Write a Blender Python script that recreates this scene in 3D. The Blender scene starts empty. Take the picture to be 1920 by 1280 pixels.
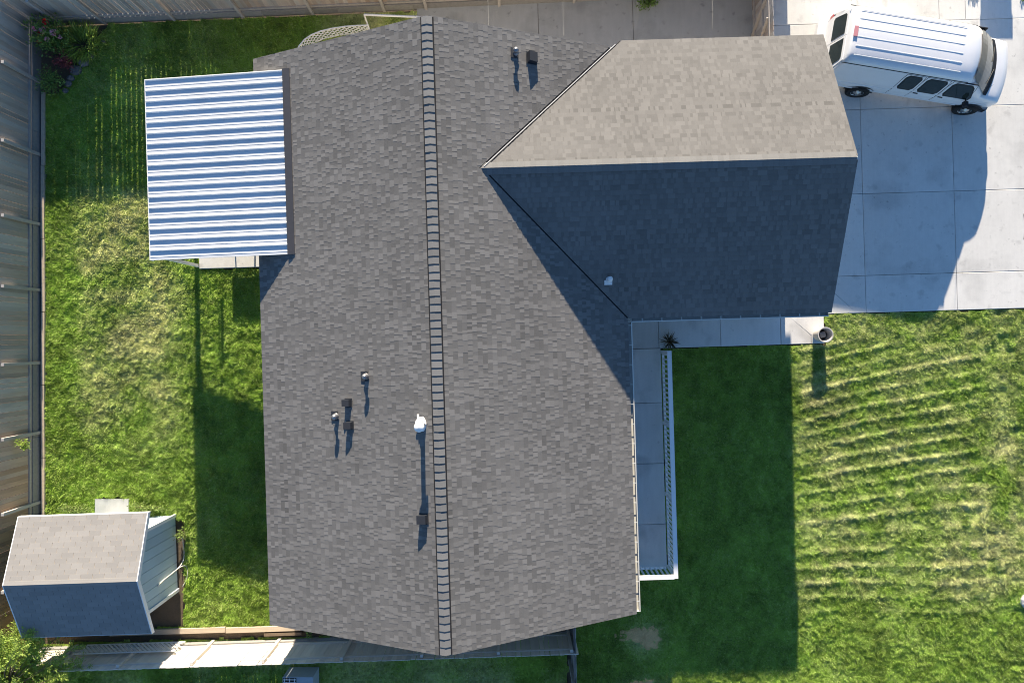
import bpy, math, random
import numpy as np
from mathutils import Matrix, Vector

random.seed(7)
RNG = np.random.default_rng(11)
SC = bpy.context.scene
COL = SC.collection
R = math.radians

# ------------------------------------------------------------------ camera, sky, sun, exposure
CAM_H = 22.0
cam_d = bpy.data.cameras.new('camera')
cam = bpy.data.objects.new('camera', cam_d)
COL.objects.link(cam)
cam.location = (0, 0, CAM_H)
cam.rotation_euler = (0, 0, 0)                 # drone gimbal straight down, north at the top
cam_d.sensor_width = 36.0
cam_d.lens = 36.0 * 1280.0 / 1920.0
cam_d.clip_end = 2000
SC.camera = cam

SUN_EL, SUN_AZ = R(15.55), R(0.9)               # low sun just west of north
w = bpy.data.worlds.new('World')
SC.world = w
w.use_nodes = True
nt = w.node_tree
bg = nt.nodes['Background']
sky = nt.nodes.new('ShaderNodeTexSky')
sky.sky_type = 'NISHITA'
sky.sun_disc = False
sky.sun_elevation = SUN_EL
sky.sun_rotation = -SUN_AZ
sky.air_density = 1.0
sky.dust_density = 0.0
sky.ozone_density = 4.6
nt.links.new(sky.outputs[0], bg.inputs[0])
bg.inputs[1].default_value = 0.079

sun_d = bpy.data.lights.new('sun', 'SUN')
sun_d.energy = 5.0
sun_d.angle = R(0.5)
sun_d.color = (1.0, 0.875, 0.69)
sun = bpy.data.objects.new('sun', sun_d)
COL.objects.link(sun)
ldir = Vector((math.sin(SUN_AZ) * math.cos(SUN_EL), -math.cos(SUN_AZ) * math.cos(SUN_EL), -math.sin(SUN_EL)))
sun.rotation_euler = ldir.to_track_quat('-Z', 'Y').to_euler()
sun.location = (0, 40, 30)

vs = SC.view_settings
vs.view_transform = 'Standard'
vs.look = 'None'
vs.exposure = 1.40
vs.gamma = 1.0
vs.use_curve_mapping = False
SC.cycles.use_denoising = True
SC.cycles.max_bounces = 6
SC.cycles.filter_width = 1.0

# ------------------------------------------------------------------ materials
MATS = {}


def mat(name, col, rough=0.8, var=0.0, noise=None, metal=0.0, bump=None, alt=None, coat=0.0, spec=0.3, transl=0.0, stains=None):
    """Procedural material. var: how strongly the piece's 'shade' value changes brightness.
    noise: list of (scale, amount) brightness noises. alt: (colour, attribute) mix by attribute. bump: (scale, strength, distance)"""
    m = bpy.data.materials.new(name)
    m.use_nodes = True
    t = m.node_tree
    N, L = t.nodes, t.links
    b = N['Principled BSDF']
    b.inputs['Roughness'].default_value = rough
    b.inputs['Metallic'].default_value = metal
    b.inputs['Specular IOR Level'].default_value = spec
    if coat:
        b.inputs['Coat Weight'].default_value = coat
        b.inputs['Coat Roughness'].default_value = 0.08
    rgb = N.new('ShaderNodeRGB')
    rgb.outputs[0].default_value = (*col, 1)
    out = rgb.outputs[0]
    if alt:
        mx = N.new('ShaderNodeMix'); mx.data_type = 'RGBA'
        at = N.new('ShaderNodeAttribute'); at.attribute_name = alt[1]
        L.new(at.outputs['Fac'], mx.inputs[0])
        L.new(out, mx.inputs[6]); mx.inputs[7].default_value = (*alt[0], 1)
        out = mx.outputs[2]
    tc = None
    val = None

    def add(sock, k, off):
        nonlocal val
        ma = N.new('ShaderNodeMath'); ma.operation = 'MULTIPLY_ADD'
        L.new(sock, ma.inputs[0]); ma.inputs[1].default_value = k
        if val is None:
            ma.inputs[2].default_value = 1.0 + off
        else:
            ad = N.new('ShaderNodeMath'); ad.operation = 'ADD'
            L.new(val, ad.inputs[0]); ad.inputs[1].default_value = off
            L.new(ad.outputs[0], ma.inputs[2])
        val = ma.outputs[0]
    if var:
        at = N.new('ShaderNodeAttribute'); at.attribute_name = 'shade'
        add(at.outputs['Fac'], var, 0.0)
    if noise or bump:
        tc = N.new('ShaderNodeNewGeometry')
    for sc, am in (noise or []):
        nz = N.new('ShaderNodeTexNoise')
        if isinstance(sc, tuple):
            mp = N.new('ShaderNodeMapping'); mp.inputs['Scale'].default_value = sc
            L.new(tc.outputs['Position'], mp.inputs[0]); L.new(mp.outputs[0], nz.inputs['Vector'])
            nz.inputs['Scale'].default_value = 1.0
        else:
            L.new(tc.outputs['Position'], nz.inputs['Vector'])
            nz.inputs['Scale'].default_value = sc
        nz.inputs['Detail'].default_value = 4.0
        add(nz.outputs['Fac'], am * 2, -am)
    for sc, lo, hi, am in (stains or []):           # blotches with an edge of their own
        nz = N.new('ShaderNodeTexNoise'); nz.inputs['Scale'].default_value = sc; nz.inputs['Detail'].default_value = 6.0
        L.new(tc.outputs['Position'], nz.inputs['Vector'])
        mr = N.new('ShaderNodeMapRange'); mr.inputs['From Min'].default_value = lo; mr.inputs['From Max'].default_value = hi
        mr.inputs['To Min'].default_value = 0.0; mr.inputs['To Max'].default_value = 1.0; mr.clamp = True
        L.new(nz.outputs['Fac'], mr.inputs['Value'])
        add(mr.outputs[0], -am, 0.0)
    if val is not None:
        hv = N.new('ShaderNodeHueSaturation')
        L.new(out, hv.inputs['Color']); L.new(val, hv.inputs['Value'])
        out = hv.outputs[0]
    L.new(out, b.inputs['Base Color'])
    if bump:
        nz = N.new('ShaderNodeTexNoise'); nz.inputs['Scale'].default_value = bump[0]; nz.inputs['Detail'].default_value = 5
        L.new(tc.outputs['Position'], nz.inputs['Vector'])
        bp = N.new('ShaderNodeBump'); bp.inputs['Strength'].default_value = bump[1]; bp.inputs['Distance'].default_value = bump[2]
        L.new(nz.outputs['Fac'], bp.inputs['Height']); L.new(bp.outputs[0], b.inputs['Normal'])
    if transl:
        tr = N.new('ShaderNodeBsdfTranslucent'); L.new(out, tr.inputs[0])
        ms = N.new('ShaderNodeMixShader'); ms.inputs[0].default_value = transl
        L.new(b.outputs[0], ms.inputs[1]); L.new(tr.outputs[0], ms.inputs[2])
        L.new(ms.outputs[0], N['Material Output'].inputs[0])
    MATS[name] = m
    return m


mat('soil', (0.13, 0.10, 0.07), 0.95, noise=[(3, .3), (40, .35)], bump=(60, .8, .02))
mat('grass', (0.27, 0.415, 0.06), 0.65, var=0.42, alt=((0.64, 0.64, 0.30), 'dry'), spec=0.15, transl=0.3)
mat('concrete', (0.68, 0.665, 0.63), 0.85, var=0.06, stains=[(.7, .54, .68, .15), (2.3, .60, .70, .16), (9, .66, .74, .25)], noise=[(0.9, .08), (7, .06), ((14, 1.0, 1), .05), (60, .08)], bump=(90, .25, .01), spec=0.25)
mat('concrete_dark', (0.42, 0.43, 0.425), 0.85, var=0.08, stains=[(.8, .52, .66, .25), (4, .64, .72, .25)], noise=[(0.8, .14), ((7, 1.2, 1), .10), (50, .08)], bump=(90, .25, .01))
mat('concrete_grey', (0.70, 0.68, 0.655), 0.85, var=0.06, stains=[(.9, .55, .68, .22), (5, .66, .74, .2)], noise=[(0.8, .16), ((7, 1.2, 1), .10), (50, .08)], bump=(90, .25, .01))
mat('shingle', (0.168, 0.162, 0.156), 0.9, var=0.25, noise=[(0.4, .16), (1.7, .09), (6, .05), (140, .30)], bump=(260, .4, .006), spec=0.03)
mat('shingle_cap', (0.178, 0.176, 0.174), 0.9, var=0.2, noise=[(140, .30)], bump=(260, .4, .006), spec=0.2)
mat('shed_shingle', (0.25, 0.24, 0.232), 0.9, var=0.07, noise=[(2, .08), (150, .2)], spec=0.2)
mat('underlay', (0.018, 0.018, 0.02), 0.9)
mat('white_paint', (0.78, 0.78, 0.78), 0.5, var=0.1, noise=[(9, .05)])
mat('white_vinyl', (0.87, 0.87, 0.86), 0.4, noise=[(5, .04)])
mat('gutter_paint', (0.62, 0.60, 0.54), 0.5, noise=[(6, .08)])
mat('cream_paint', (0.62, 0.58, 0.50), 0.6, noise=[(4, .06)])
mat('siding', (0.44, 0.55, 0.61), 0.6, var=0.12, noise=[((1.5, 1.5, .8), .16), (40, .05)])
mat('house_siding', (0.46, 0.42, 0.36), 0.7, noise=[(5, .06)])
mat('wood', (0.40, 0.37, 0.345), 0.9, var=0.17, noise=[((9, 9, 1.4), .22), (70, .12)], bump=(50, .4, .005), alt=((0.40, 0.24, 0.14), 'brown'))
mat('wood_silver', (0.66, 0.61, 0.54), 0.9, var=0.10, noise=[((9, 9, 1.4), .10), (70, .08)])
mat('wood_pale', (0.46, 0.38, 0.29), 0.9, var=0.2, noise=[((2, 9, 9), .2), (60, .1)])
mat('wood_grey', (0.27, 0.26, 0.25), 0.9, var=0.25, noise=[(12, .2), (70, .12)])
mat('cover_metal', (0.66, 0.68, 0.70), 0.38, var=0.05, stains=[(1.3, .52, .7, .10), (9, .66, .74, .14)], noise=[(3, .03), ((1, 30, 1), .03)], spec=0.5)
mat('valley_metal', (0.5, 0.5, 0.5), 0.5)
mat('dark_metal', (0.055, 0.055, 0.062), 0.5, noise=[(8, .15)])
mat('vent_metal', (0.032, 0.035, 0.042), 0.55, noise=[(12, .2)])
mat('galv', (0.26, 0.26, 0.27), 0.4, metal=0.6, noise=[(12, .1)])
mat('car_paint', (0.78, 0.78, 0.79), 0.36, coat=0.55, spec=0.5, noise=[(1.3, .05), (5, .04), (30, .03)])
mat('car_glass', (0.022, 0.030, 0.026), 0.05, spec=0.8, noise=[(3.5, .5)])
mat('windshield', (0.24, 0.235, 0.20), 0.12, spec=0.6, noise=[(4, .25)])
mat('black_plastic', (0.02, 0.02, 0.022), 0.55)
mat('rubber', (0.018, 0.018, 0.018), 0.85)
mat('rim', (0.36, 0.37, 0.38), 0.35, metal=0.8)
mat('red_lens', (0.50, 0.09, 0.10), 0.3)
mat('faded_lens', (0.55, 0.24, 0.26), 0.4)
mat('amber_lens', (0.6, 0.28, 0.05), 0.3)
mat('clear_lens', (0.6, 0.62, 0.65), 0.15)
mat('terracotta_grey', (0.50, 0.47, 0.44), 0.6, noise=[(8, .08)])
mat('bare_soil', (0.66, 0.42, 0.19), 0.95, noise=[(5, .2), (40, .35)], bump=(50, .8, .02))
mat('dark_soil', (0.05, 0.04, 0.035), 0.95, noise=[(30, .4)])
mat('leaf', (0.19, 0.31, 0.085), 0.5, var=0.5, spec=0.25, transl=0.25)
mat('leaf_pale', (0.26, 0.34, 0.10), 0.5, var=0.4, spec=0.25, transl=0.3)
mat('leaf_bright', (0.36, 0.48, 0.10), 0.5, var=0.40, spec=0.25, transl=0.4)
mat('leaf_red', (0.26, 0.07, 0.08), 0.5, var=0.5)
mat('leaf_dark', (0.13, 0.115, 0.075), 0.5, var=0.6)
mat('petal_pink', (0.85, 0.42, 0.55), 0.5, var=0.4)
mat('petal_red', (0.65, 0.04, 0.04), 0.5, var=0.3)
mat('bark', (0.16, 0.12, 0.085), 0.9, noise=[(25, .3)])
mat('stone', (0.18, 0.17, 0.165), 0.9, var=0.3, noise=[(9, .25), (60, .15)], bump=(25, .5, .02))
mat('stone_pale', (0.55, 0.54, 0.52), 0.9, var=0.2, noise=[(9, .15)])
mat('hose', (0.72, 0.69, 0.60), 0.5)
mat('ac_metal', (0.36, 0.40, 0.44), 0.5, noise=[(9, .1)])

# ------------------------------------------------------------------ mesh helpers


def tri_mesh(name, co, faces_flat, sizes, mats, midx=None, attrs=None, smooth=False):
    me = bpy.data.meshes.new(name)
    co = np.asarray(co, dtype=np.float32).reshape(-1, 3)
    faces_flat = np.asarray(faces_flat, dtype=np.int32).ravel()
    sizes = np.asarray(sizes, dtype=np.int32).ravel()
    me.vertices.add(len(co)); me.vertices.foreach_set('co', co.ravel())
    me.loops.add(len(faces_flat)); me.loops.foreach_set('vertex_index', faces_flat)
    me.polygons.add(len(sizes))
    st = np.zeros(len(sizes), dtype=np.int32); st[1:] = np.cumsum(sizes)[:-1]
    me.polygons.foreach_set('loop_start', st)
    for m in mats:
        me.materials.append(MATS[m])
    if midx is not None:
        me.polygons.foreach_set('material_index', np.asarray(midx, dtype=np.int32))
    me.polygons.foreach_set('use_smooth', np.full(len(sizes), smooth, dtype=bool))
    for k, v in (attrs or {}).items():
        a = me.attributes.new(k, 'FLOAT', 'FACE')
        a.data.foreach_set('value', np.asarray(v, dtype=np.float32))
    me.update(calc_edges=True)
    me.validate()
    return me


class MB:
    def __init__(s):
        s.v, s.f, s.m, s.sh, s.br = [], [], [], [], []

    def face(s, pts, m=0, sh=0.0):
        i = len(s.v); s.v += [tuple(p) for p in pts]
        s.f.append(list(range(i, i + len(pts)))); s.m.append(m); s.sh.append(sh)

    def raw(s, verts, faces, m=0, sh=0.0):
        i = len(s.v); s.v += [tuple(p) for p in verts]
        for f in faces:
            s.f.append([i + k for k in f]); s.m.append(m); s.sh.append(sh)

    def obox(s, c, ax, ay, az, m=0, sh=0.0):
        """box from centre and three half-axis vectors"""
        c, ax, ay, az = map(Vector, (c, ax, ay, az))
        v = [c + ax * i + ay * j + az * k for k in (-1, 1) for j in (-1, 1) for i in (-1, 1)]
        s.raw(v, [(0, 2, 3, 1), (4, 5, 7, 6), (0, 1, 5, 4), (2, 6, 7, 3), (0, 4, 6, 2), (1, 3, 7, 5)], m, sh)

    def box(s, x0, x1, y0, y1, z0, z1, m=0, sh=0.0):
        s.obox(((x0 + x1) / 2, (y0 + y1) / 2, (z0 + z1) / 2), ((x1 - x0) / 2, 0, 0), (0, (y1 - y0) / 2, 0), (0, 0, (z1 - z0) / 2), m, sh)

    def prism(s, poly, d, m=0, sh=0.0):
        """poly: 3d points, d: extrusion vector"""
        n = len(poly); P = [Vector(p) for p in poly]; d = Vector(d)
        v = P + [p + d for p in P]
        fs = [tuple(range(n))[::-1], tuple(range(n, 2 * n))] + [(i, (i + 1) % n, n + (i + 1) % n, n + i) for i in range(n)]
        s.raw(v, fs, m, sh)

    def beam(s, a, b, wx, wz, m=0, sh=0.0, up=(0, 0, 1)):
        a, b = Vector(a), Vector(b); d = b - a
        x = d.cross(Vector(up))
        if x.length < 1e-6:
            x = Vector((1, 0, 0))
        x.normalize(); z = x.cross(d).normalized()
        s.obox((a + b) / 2, d / 2, x * wx / 2, z * wz / 2, m, sh)

    def tube(s, pts, r, n=8, m=0, sh=0.0, cap=True):
        P = [Vector(p) for p in pts]
        rr = r if isinstance(r, (list, tuple)) else [r] * len(P)
        ref = Vector((0.31, 0.17, 0.93)); i0 = len(s.v)
        for k, p in enumerate(P):
            d = (P[min(k + 1, len(P) - 1)] - P[max(k - 1, 0)]).normalized()
            x = d.cross(ref)
            if x.length < 1e-4:
                x = d.cross(Vector((1, 0, 0)))
            x.normalize(); y = d.cross(x)
            for j in range(n):
                a = 2 * math.pi * j / n
                s.v.append(tuple(p + (x * math.cos(a) + y * math.sin(a)) * rr[k]))
        for k in range(len(P) - 1):
            for j in range(n):
                s.f.append([i0 + k * n + j, i0 + k * n + (j + 1) % n, i0 + (k + 1) * n + (j + 1) % n, i0 + (k + 1) * n + j]); s.m.append(m); s.sh.append(sh)
        if cap:
            s.f.append([i0 + j for j in range(n)]); s.m.append(m); s.sh.append(sh)
            s.f.append([i0 + (len(P) - 1) * n + j for j in range(n)][::-1]); s.m.append(m); s.sh.append(sh)

    def lathe(s, prof, c, axis=(0, 0, 1), n=24, m=0, sh=0.0):
        """prof: list of (radius, height) revolved about the axis through c"""
        az = Vector(axis).normalized(); x = az.orthogonal().normalized(); y = az.cross(x); c = Vector(c); i0 = len(s.v)
        for r, h in prof:
            for j in range(n):
                a = 2 * math.pi * j / n
                s.v.append(tuple(c + az * h + (x * math.cos(a) + y * math.sin(a)) * r))
        for k in range(len(prof) - 1):
            for j in range(n):
                s.f.append([i0 + k * n + j, i0 + k * n + (j + 1) % n, i0 + (k + 1) * n + (j + 1) % n, i0 + (k + 1) * n + j]); s.m.append(m); s.sh.append(sh)

    def mesh(s, name, mats, smooth=False, attrs=None):
        if isinstance(mats, str):
            mats = [mats]
        at = {'shade': s.sh}
        at.update(attrs or {})
        return tri_mesh(name, s.v, [i for f in s.f for i in f], [len(f) for f in s.f], mats, s.m, at, smooth)

    def build(s, name, mats, parent=None, smooth=False, attrs=None, kind=None):
        return link(name, s.mesh(name, mats, smooth, attrs), parent, kind=kind)


def link(name, me, parent=None, M=None, kind=None):
    o = bpy.data.objects.new(name, me)
    COL.objects.link(o)
    if M is not None:
        o.matrix_world = M
    if parent is not None:
        o.parent = parent
        top, loc = parent, Vector((0, 0, 0))
        while top is not None:
            loc += Vector(top.location) if top.type == 'EMPTY' else Vector((0, 0, 0)); top = top.parent
        o.matrix_parent_inverse = Matrix.Translation(-loc) if parent.type == 'EMPTY' else Matrix.Identity(4)
        if parent.type != 'EMPTY':            # the parent is a mesh part whose own matrix may be moved
            o.matrix_parent_inverse = (parent.matrix_parent_inverse @ Matrix.Identity(4)).inverted() @ parent.matrix_parent_inverse if False else Matrix.Identity(4)
            o.matrix_parent_inverse = parent_world(parent).inverted()
    if kind:
        o['kind'] = kind
    return o


def parent_world(o):
    if o.parent is None:
        return o.matrix_basis.copy()
    return parent_world(o.parent) @ o.matrix_parent_inverse @ o.matrix_basis


def tag(o, label, cat, group=None):
    o['label'] = label; o['category'] = cat
    if group:
        o['group'] = group
    return o


def thing(name, loc, label, cat, group=None):
    o = bpy.data.objects.new(name, None)
    COL.objects.link(o); o.location = loc
    o.empty_display_size = 0.3
    return tag(o, label, cat, group)


def clip(poly, a, b, c):
    """keep the part of a 2d polygon with a*x+b*y >= c"""
    out = []
    for i in range(len(poly)):
        p, q = poly[i], poly[(i + 1) % len(poly)]
        dp, dq = a * p[0] + b * p[1] - c, a * q[0] + b * q[1] - c
        if dp >= 0:
            out.append(p)
        if (dp > 0 and dq < 0) or (dp < 0 and dq > 0):
            t = dp / (dp - dq); out.append((p[0] + (q[0] - p[0]) * t, p[1] + (q[1] - p[1]) * t))
    return out if len(out) >= 3 else []


def vnoise(x, y, s, seed):
    """smooth value noise, 0..1, cell size s"""
    g = np.random.default_rng(seed).random((256, 256))
    x = x / s + 1000.37; y = y / s + 1000.73
    xi = np.floor(x).astype(int); yi = np.floor(y).astype(int)
    fx = x - xi; fy = y - yi
    fx = fx * fx * (3 - 2 * fx); fy = fy * fy * (3 - 2 * fy)
    a = g[xi % 256, yi % 256]; b = g[(xi + 1) % 256, yi % 256]; c = g[xi % 256, (yi + 1) % 256]; d = g[(xi + 1) % 256, (yi + 1) % 256]
    return (a * (1 - fx) + b * fx) * (1 - fy) + (c * (1 - fx) + d * fx) * fy


# the house stands turned 1.7 degrees: u runs along its east, v along its north
TH = R(1.7)
UX, VX = Vector((math.cos(TH), math.sin(TH), 0)), Vector((-math.sin(TH), math.cos(TH), 0))


def hw(u, v, z=0.0):
    return UX * u + VX * v + Vector((0, 0, z))


def uv_of(x, y):
    return x * UX.x + y * UX.y, x * VX.x + y * VX.y


# ------------------------------------------------------------------ ground and paving (setting)
g = MB(); g.face([(-300, -300, -0.06), (300, -300, -0.06), (300, 300, -0.06), (-300, 300, -0.06)])
o = g.build('ground', 'soil', kind='structure')


def paving(name, panels, mname, z1=0.04, gap=0.012, thick=0.12):
    """panels: list of (u,v) polygons; every slab is a piece of its own"""
    root = bpy.data.objects.new(name, None); COL.objects.link(root); root['kind'] = 'structure'
    for pl in panels:
        cu = sum(p[0] for p in pl) / len(pl); cv = sum(p[1] for p in pl) / len(pl)
        q = []
        for (a, b) in pl:
            q.append((a - gap / 2 * (1 if a > cu else -1), b - gap / 2 * (1 if b > cv else -1)))
        sh = random.uniform(-1, 1); ed = 0.012
        mb = MB()
        top = [hw(cu + (a - cu) - ed * (1 if a > cu else -1), b - ed * (1 if b > cv else -1), z1) for a, b in q]
        mid = [hw(a, b, z1 - ed * .7) for a, b in q]
        bot = [hw(a, b, z1 - thick) for a, b in q]
        n = len(q)
        mb.raw(top + mid + bot, [tuple(range(n))] + [(n + i, n + (i + 1) % n, (i + 1) % n, i) for i in range(n)] + [(2 * n + i, 2 * n + (i + 1) % n, n + (i + 1) % n, n + i) for i in range(n)], 0, sh)
        mb.build('concrete_slab', mname, root)
    return root


def rect(u0, u1, v0, v1):
    return [(u0, v0), (u1, v0), (u1, v1), (u0, v1)]


us = [8.2, 11.42, 14.36, 17.3, 20.2]
vv = [0.58, 1.78, 4.41, 7.12, 9.9]
pan = []
for i in range(4):
    for j in range(4):
        if i == 0 and j == 0:
            pan.append([(8.6, 0.58), (11.12, 0.58), (10.2, 1.46), (9.86, 1.78), (8.6, 1.78)])
            pan.append([(11.12, 0.58), (11.42, 0.58), (11.42, 1.78), (9.86, 1.78), (10.2, 1.46)])
        else:
            pan.append(rect(us[i], us[i + 1], vv[j], vv[j + 1]))
pan += [rect(8.2, 11.42, 9.9, 13.5), rect(11.42, 14.05, 9.9, 13.5), rect(14.05, 14.9, 9.9, 13.5), rect(14.9, 17.3, 9.9, 10.95), rect(17.3, 20.2, 9.9, 10.95)]
paving('driveway', pan, 'concrete')
paving('side_yard_pavement', [rect(-2.75, 1.15, 7.7, 13.0), rect(1.15, 4.2, 7.7, 13.0), rect(4.2, 8.19, 7.7, 13.0)], 'concrete_dark', z1=0.03)
walk = [rect(2.8, 4.72, -0.36, 1.0), rect(4.72, 6.71, -0.36, 1.0), rect(6.71, 8.645, -0.36, 1.0),
        [(8.65, -0.36), (9.62, -0.36), (9.62, -0.1), (8.9, 0.57), (8.65, 0.57)], [(9.62, -0.1), (9.62, -0.36), (10.05, -0.36), (10.05, 0.57), (8.9, 0.57)]]
paving('front_walk', walk, 'concrete_grey', z1=0.05)
paving('porch_floor', [rect(2.8, 4.765, a, b) for a, b in ((-2.1, -0.36), (-4.05, -2.1), (-6.0, -4.05), (-7.38, -6.0))], 'concrete_grey', z1=0.07)
paving('patio_floor', [rect(-9.96, -8.15, 2.62, 5.1), rect(-8.15, -6.6, 2.62, 5.1), rect(-9.96, -8.15, 5.1, 7.6), rect(-8.15, -6.6, 5.1, 7.6)], 'concrete', z1=0.11, thick=0.2)

# ------------------------------------------------------------------ lawns


def in_poly(x, y, poly):
    c = np.zeros(x.shape, dtype=bool); n = len(poly)
    for i in range(n):
        x0, y0 = poly[i]; x1, y1 = poly[(i + 1) % n]
        if y0 == y1:
            continue
        k = ((y0 > y) != (y1 > y)) & (x < (x1 - x0) * (y - y0) / (y1 - y0) + x0)
        c ^= k
    return c


def sstep(a, b, x):
    t = np.clip((x - a) / (b - a), 0, 1); return t * t * (3 - 2 * t)


def lawn(name, inc, exc, hfun, dfun, dens, blade, seed, cell=0.045, dens_fun=None):
    xs = [p[0] for p in inc]; ys = [p[1] for p in inc]
    x = np.arange(min(xs), max(xs) + cell, cell); y = np.arange(min(ys), max(ys) + cell, cell)
    X, Y = np.meshgrid(x, y, indexing='ij')
    Z = hfun(X, Y)
    cx = (X[:-1, :-1] + X[1:, 1:]) / 2; cy = (Y[:-1, :-1] + Y[1:, 1:]) / 2

    def inside(a, b):
        a = a + (vnoise(a, b, .22, 77) - .5) * .06; b = b + (vnoise(a, b, .22, 78) - .5) * .06
        k = in_poly(a, b, inc)
        for e in exc:
            k &= ~in_poly(a, b, e)
        return k
    keep = inside(cx, cy)
    idx = np.arange(X.size).reshape(X.shape)
    q = np.stack([idx[:-1, :-1], idx[1:, :-1], idx[1:, 1:], idx[:-1, 1:]], -1)[keep]
    used, inv = np.unique(q, return_inverse=True)
    co = np.stack([X.ravel(), Y.ravel(), Z.ravel()], -1)[used]
    rg = np.random.default_rng(seed)
    fx, fy = cx[keep], cy[keep]
    dry = np.clip(dfun(fx, fy) + rg.normal(0, .1, len(fx)), 0, 1)
    sh = rg.normal(-.25, .25, len(fx)) + (vnoise(fx, fy, .5, seed + 9) - .5) * .8 + (vnoise(fx, fy, 1.5, seed + 10) - .5) * .5 + (vnoise(fx, fy, .2, seed + 11) - .5) * .7
    me = tri_mesh(name, co, inv.reshape(-1), np.full(len(q), 4), ['grass'], attrs={'shade': sh, 'dry': dry}, smooth=True)
    root = link(name, me, kind='structure')
    # blades: one tapering leaf each
    area = keep.sum() * cell * cell
    n = int(area * dens * 1.0)
    k = rg.integers(0, keep.sum(), n)
    bx = fx[k] + rg.uniform(-cell / 2, cell / 2, n); by = fy[k] + rg.uniform(-cell / 2, cell / 2, n)
    if dens_fun is not None:
        ok = rg.random(n) < dens_fun(bx, by); bx, by = bx[ok], by[ok]; n = len(bx)
    bz = hfun(bx, by) - .008
    cl = vnoise(bx, by, .16, seed + 3)                          # clumps share a lean
    ang = cl * 9 + vnoise(bx, by, .6, seed + 4) * 7 + rg.normal(0, .7, n)
    ln = blade * rg.uniform(.55, 1.35, n) * (.7 + .6 * cl)
    tilt = rg.uniform(.35, 1.25, n)
    wd = rg.uniform(.006, .015, n)
    dx, dy = np.cos(ang), np.sin(ang)
    tip = np.stack([bx + dx * ln * np.sin(tilt), by + dy * ln * np.sin(tilt), bz + ln * np.cos(tilt)], -1)
    a2 = ang + rg.normal(0, .8, n)
    sx, sy = -np.sin(a2) * wd, np.cos(a2) * wd
    A = np.stack([bx + sx, by + sy, bz], -1); B = np.stack([bx - sx, by - sy, bz], -1)
    co = np.stack([A, B, tip], 1).reshape(-1, 3)
    dry = np.clip(dfun(bx, by) + rg.normal(0, .22, n), 0, 1)
    sh = rg.normal(.0, .38, n) + (vnoise(bx, by, .5, seed + 9) - .5) * .8 + (vnoise(bx, by, 1.5, seed + 10) - .5) * .5 + (vnoise(bx, by, .2, seed + 11) - .5) * .7
    me = tri_mesh('grass', co, np.arange(3 * n), np.full(n, 3), ['grass'], attrs={'shade': sh, 'dry': dry})
    link('grass_blades', me, root, kind='stuff')
    return root


def hp(pts):
    return [(hw(u, v).x, hw(u, v).y) for u, v in pts]


def h_back(x, y):
    c = vnoise(x, y, .30, 1) * .36 + vnoise(x, y, .15, 2) * .40 + vnoise(x, y, .08, 3) * .40
    n = sstep(.0, 1.5, x + 14.6) * (1 - sstep(-10.9, -9.9, x) * .35) * (1 - sstep(6, 7.5, y) * .6) * (1 - (1 - sstep(-5.4, -3.0, y)) * .35)
    return .0 + (c - .25) * .095 * (0.55 + .55 * n)


def d_back(x, y):
    p = vnoise(x, y, 1.3, 21) * .6 + vnoise(x, y, .45, 22) * .5
    core = sstep(-14.6, -13.4, x) * (1 - sstep(-11.4, -10.2, x)) * (1 - sstep(4.6, 5.2, y)) * sstep(-4.5, -1.5, y)
    dirt = sstep(-7.0, -5.4, x) * sstep(7.6, 8.2, y) * (.25 + .5 * vnoise(x, y, .7, 73))
    return np.clip(core * (p + .02) * .95 + (p - .52) * .5 + dirt, 0, .9)


lawn('back_lawn', [(-15.02, -9.4), (-6.6, -9.12), (-6.7, 7.6), (-3.0, 7.6), (-3.0, 10.62), (-15.02, 10.12)],
     [hp(rect(-9.98, -6.5, 2.6, 7.62)), [(-13.35, -6.0), (-12.32, -6.0), (-12.32, -5.02), (-13.4, -5.02)], [(-14.3, -9.2), (-10.55, -9.2), (-10.55, -5.75), (-14.3, -5.6)], [(-15.1, 10.3), (-12.9, 10.3), (-14.6, 8.0), (-15.1, 8.0)]],
     h_back, d_back, 2500, .085, 31, dens_fun=lambda x, y: 1 - .85 * sstep(-6.9, -5.6, x) * sstep(7.6, 8.2, y) * np.clip(vnoise(x, y, .7, 73) * 1.8 - .1, 0, 1))


def rows(x, y):
    """mown rows in front: lines running east, bent up where the mower turned"""
    e = x - 9.2
    bend = (.25 * e - .011 * e * e) * sstep(-8.2, -1.8, y) + .02 * e
    wob = (vnoise(x, y, 3.0, 41) - .5) * .36 + (vnoise(x, y, .5, 45) - .5) * .05
    return y - bend + wob


def rowness(x, y):
    k = sstep(8.9, 9.6, x) * (1 - sstep(14.6, 15.6, x)) * sstep(-9.3, -8.2, y) * (1 - sstep(-.3, .4, y))
    return k * np.clip(1.0 * vnoise(x, y, 1.3, 42) + .4, .15, 1.1)


def saw(p, per):
    t = (p / per) % 1.0
    return t


def h_front(x, y):
    c = vnoise(x, y, .24, 5) * .30 + vnoise(x, y, .12, 6) * .42 + vnoise(x, y, .065, 7) * .40
    r = rows(x, y); k = rowness(x, y)
    t = saw(r, .47)
    amp = .35 + .7 * vnoise(np.floor(r / .47) * 7.3, x * .16, 1.0, 46)
    ridge = np.exp(-((t - .5) / .13) ** 2) * amp
    ridge2 = 0
    t3 = saw(x + (vnoise(x, y, 1.5, 43) - .5) * .5, .62)
    lane = np.exp(-((t3 - .5) / .2) ** 2) * sstep(14.3, 15, x) * (1 - sstep(15.8, 16.4, x)) * sstep(-8.5, -7.5, y) * (1 - sstep(-4.2, -3.2, y))
    ruts = np.clip(vnoise(x, y, .42, 44) - .72, 0, 1) * sstep(14, 14.8, x)
    return .0 + (c - .25) * .066 + (ridge + ridge2) * .046 * k + lane * .05 - ruts * .25 * sstep(14.2, 15.4, x)


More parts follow.
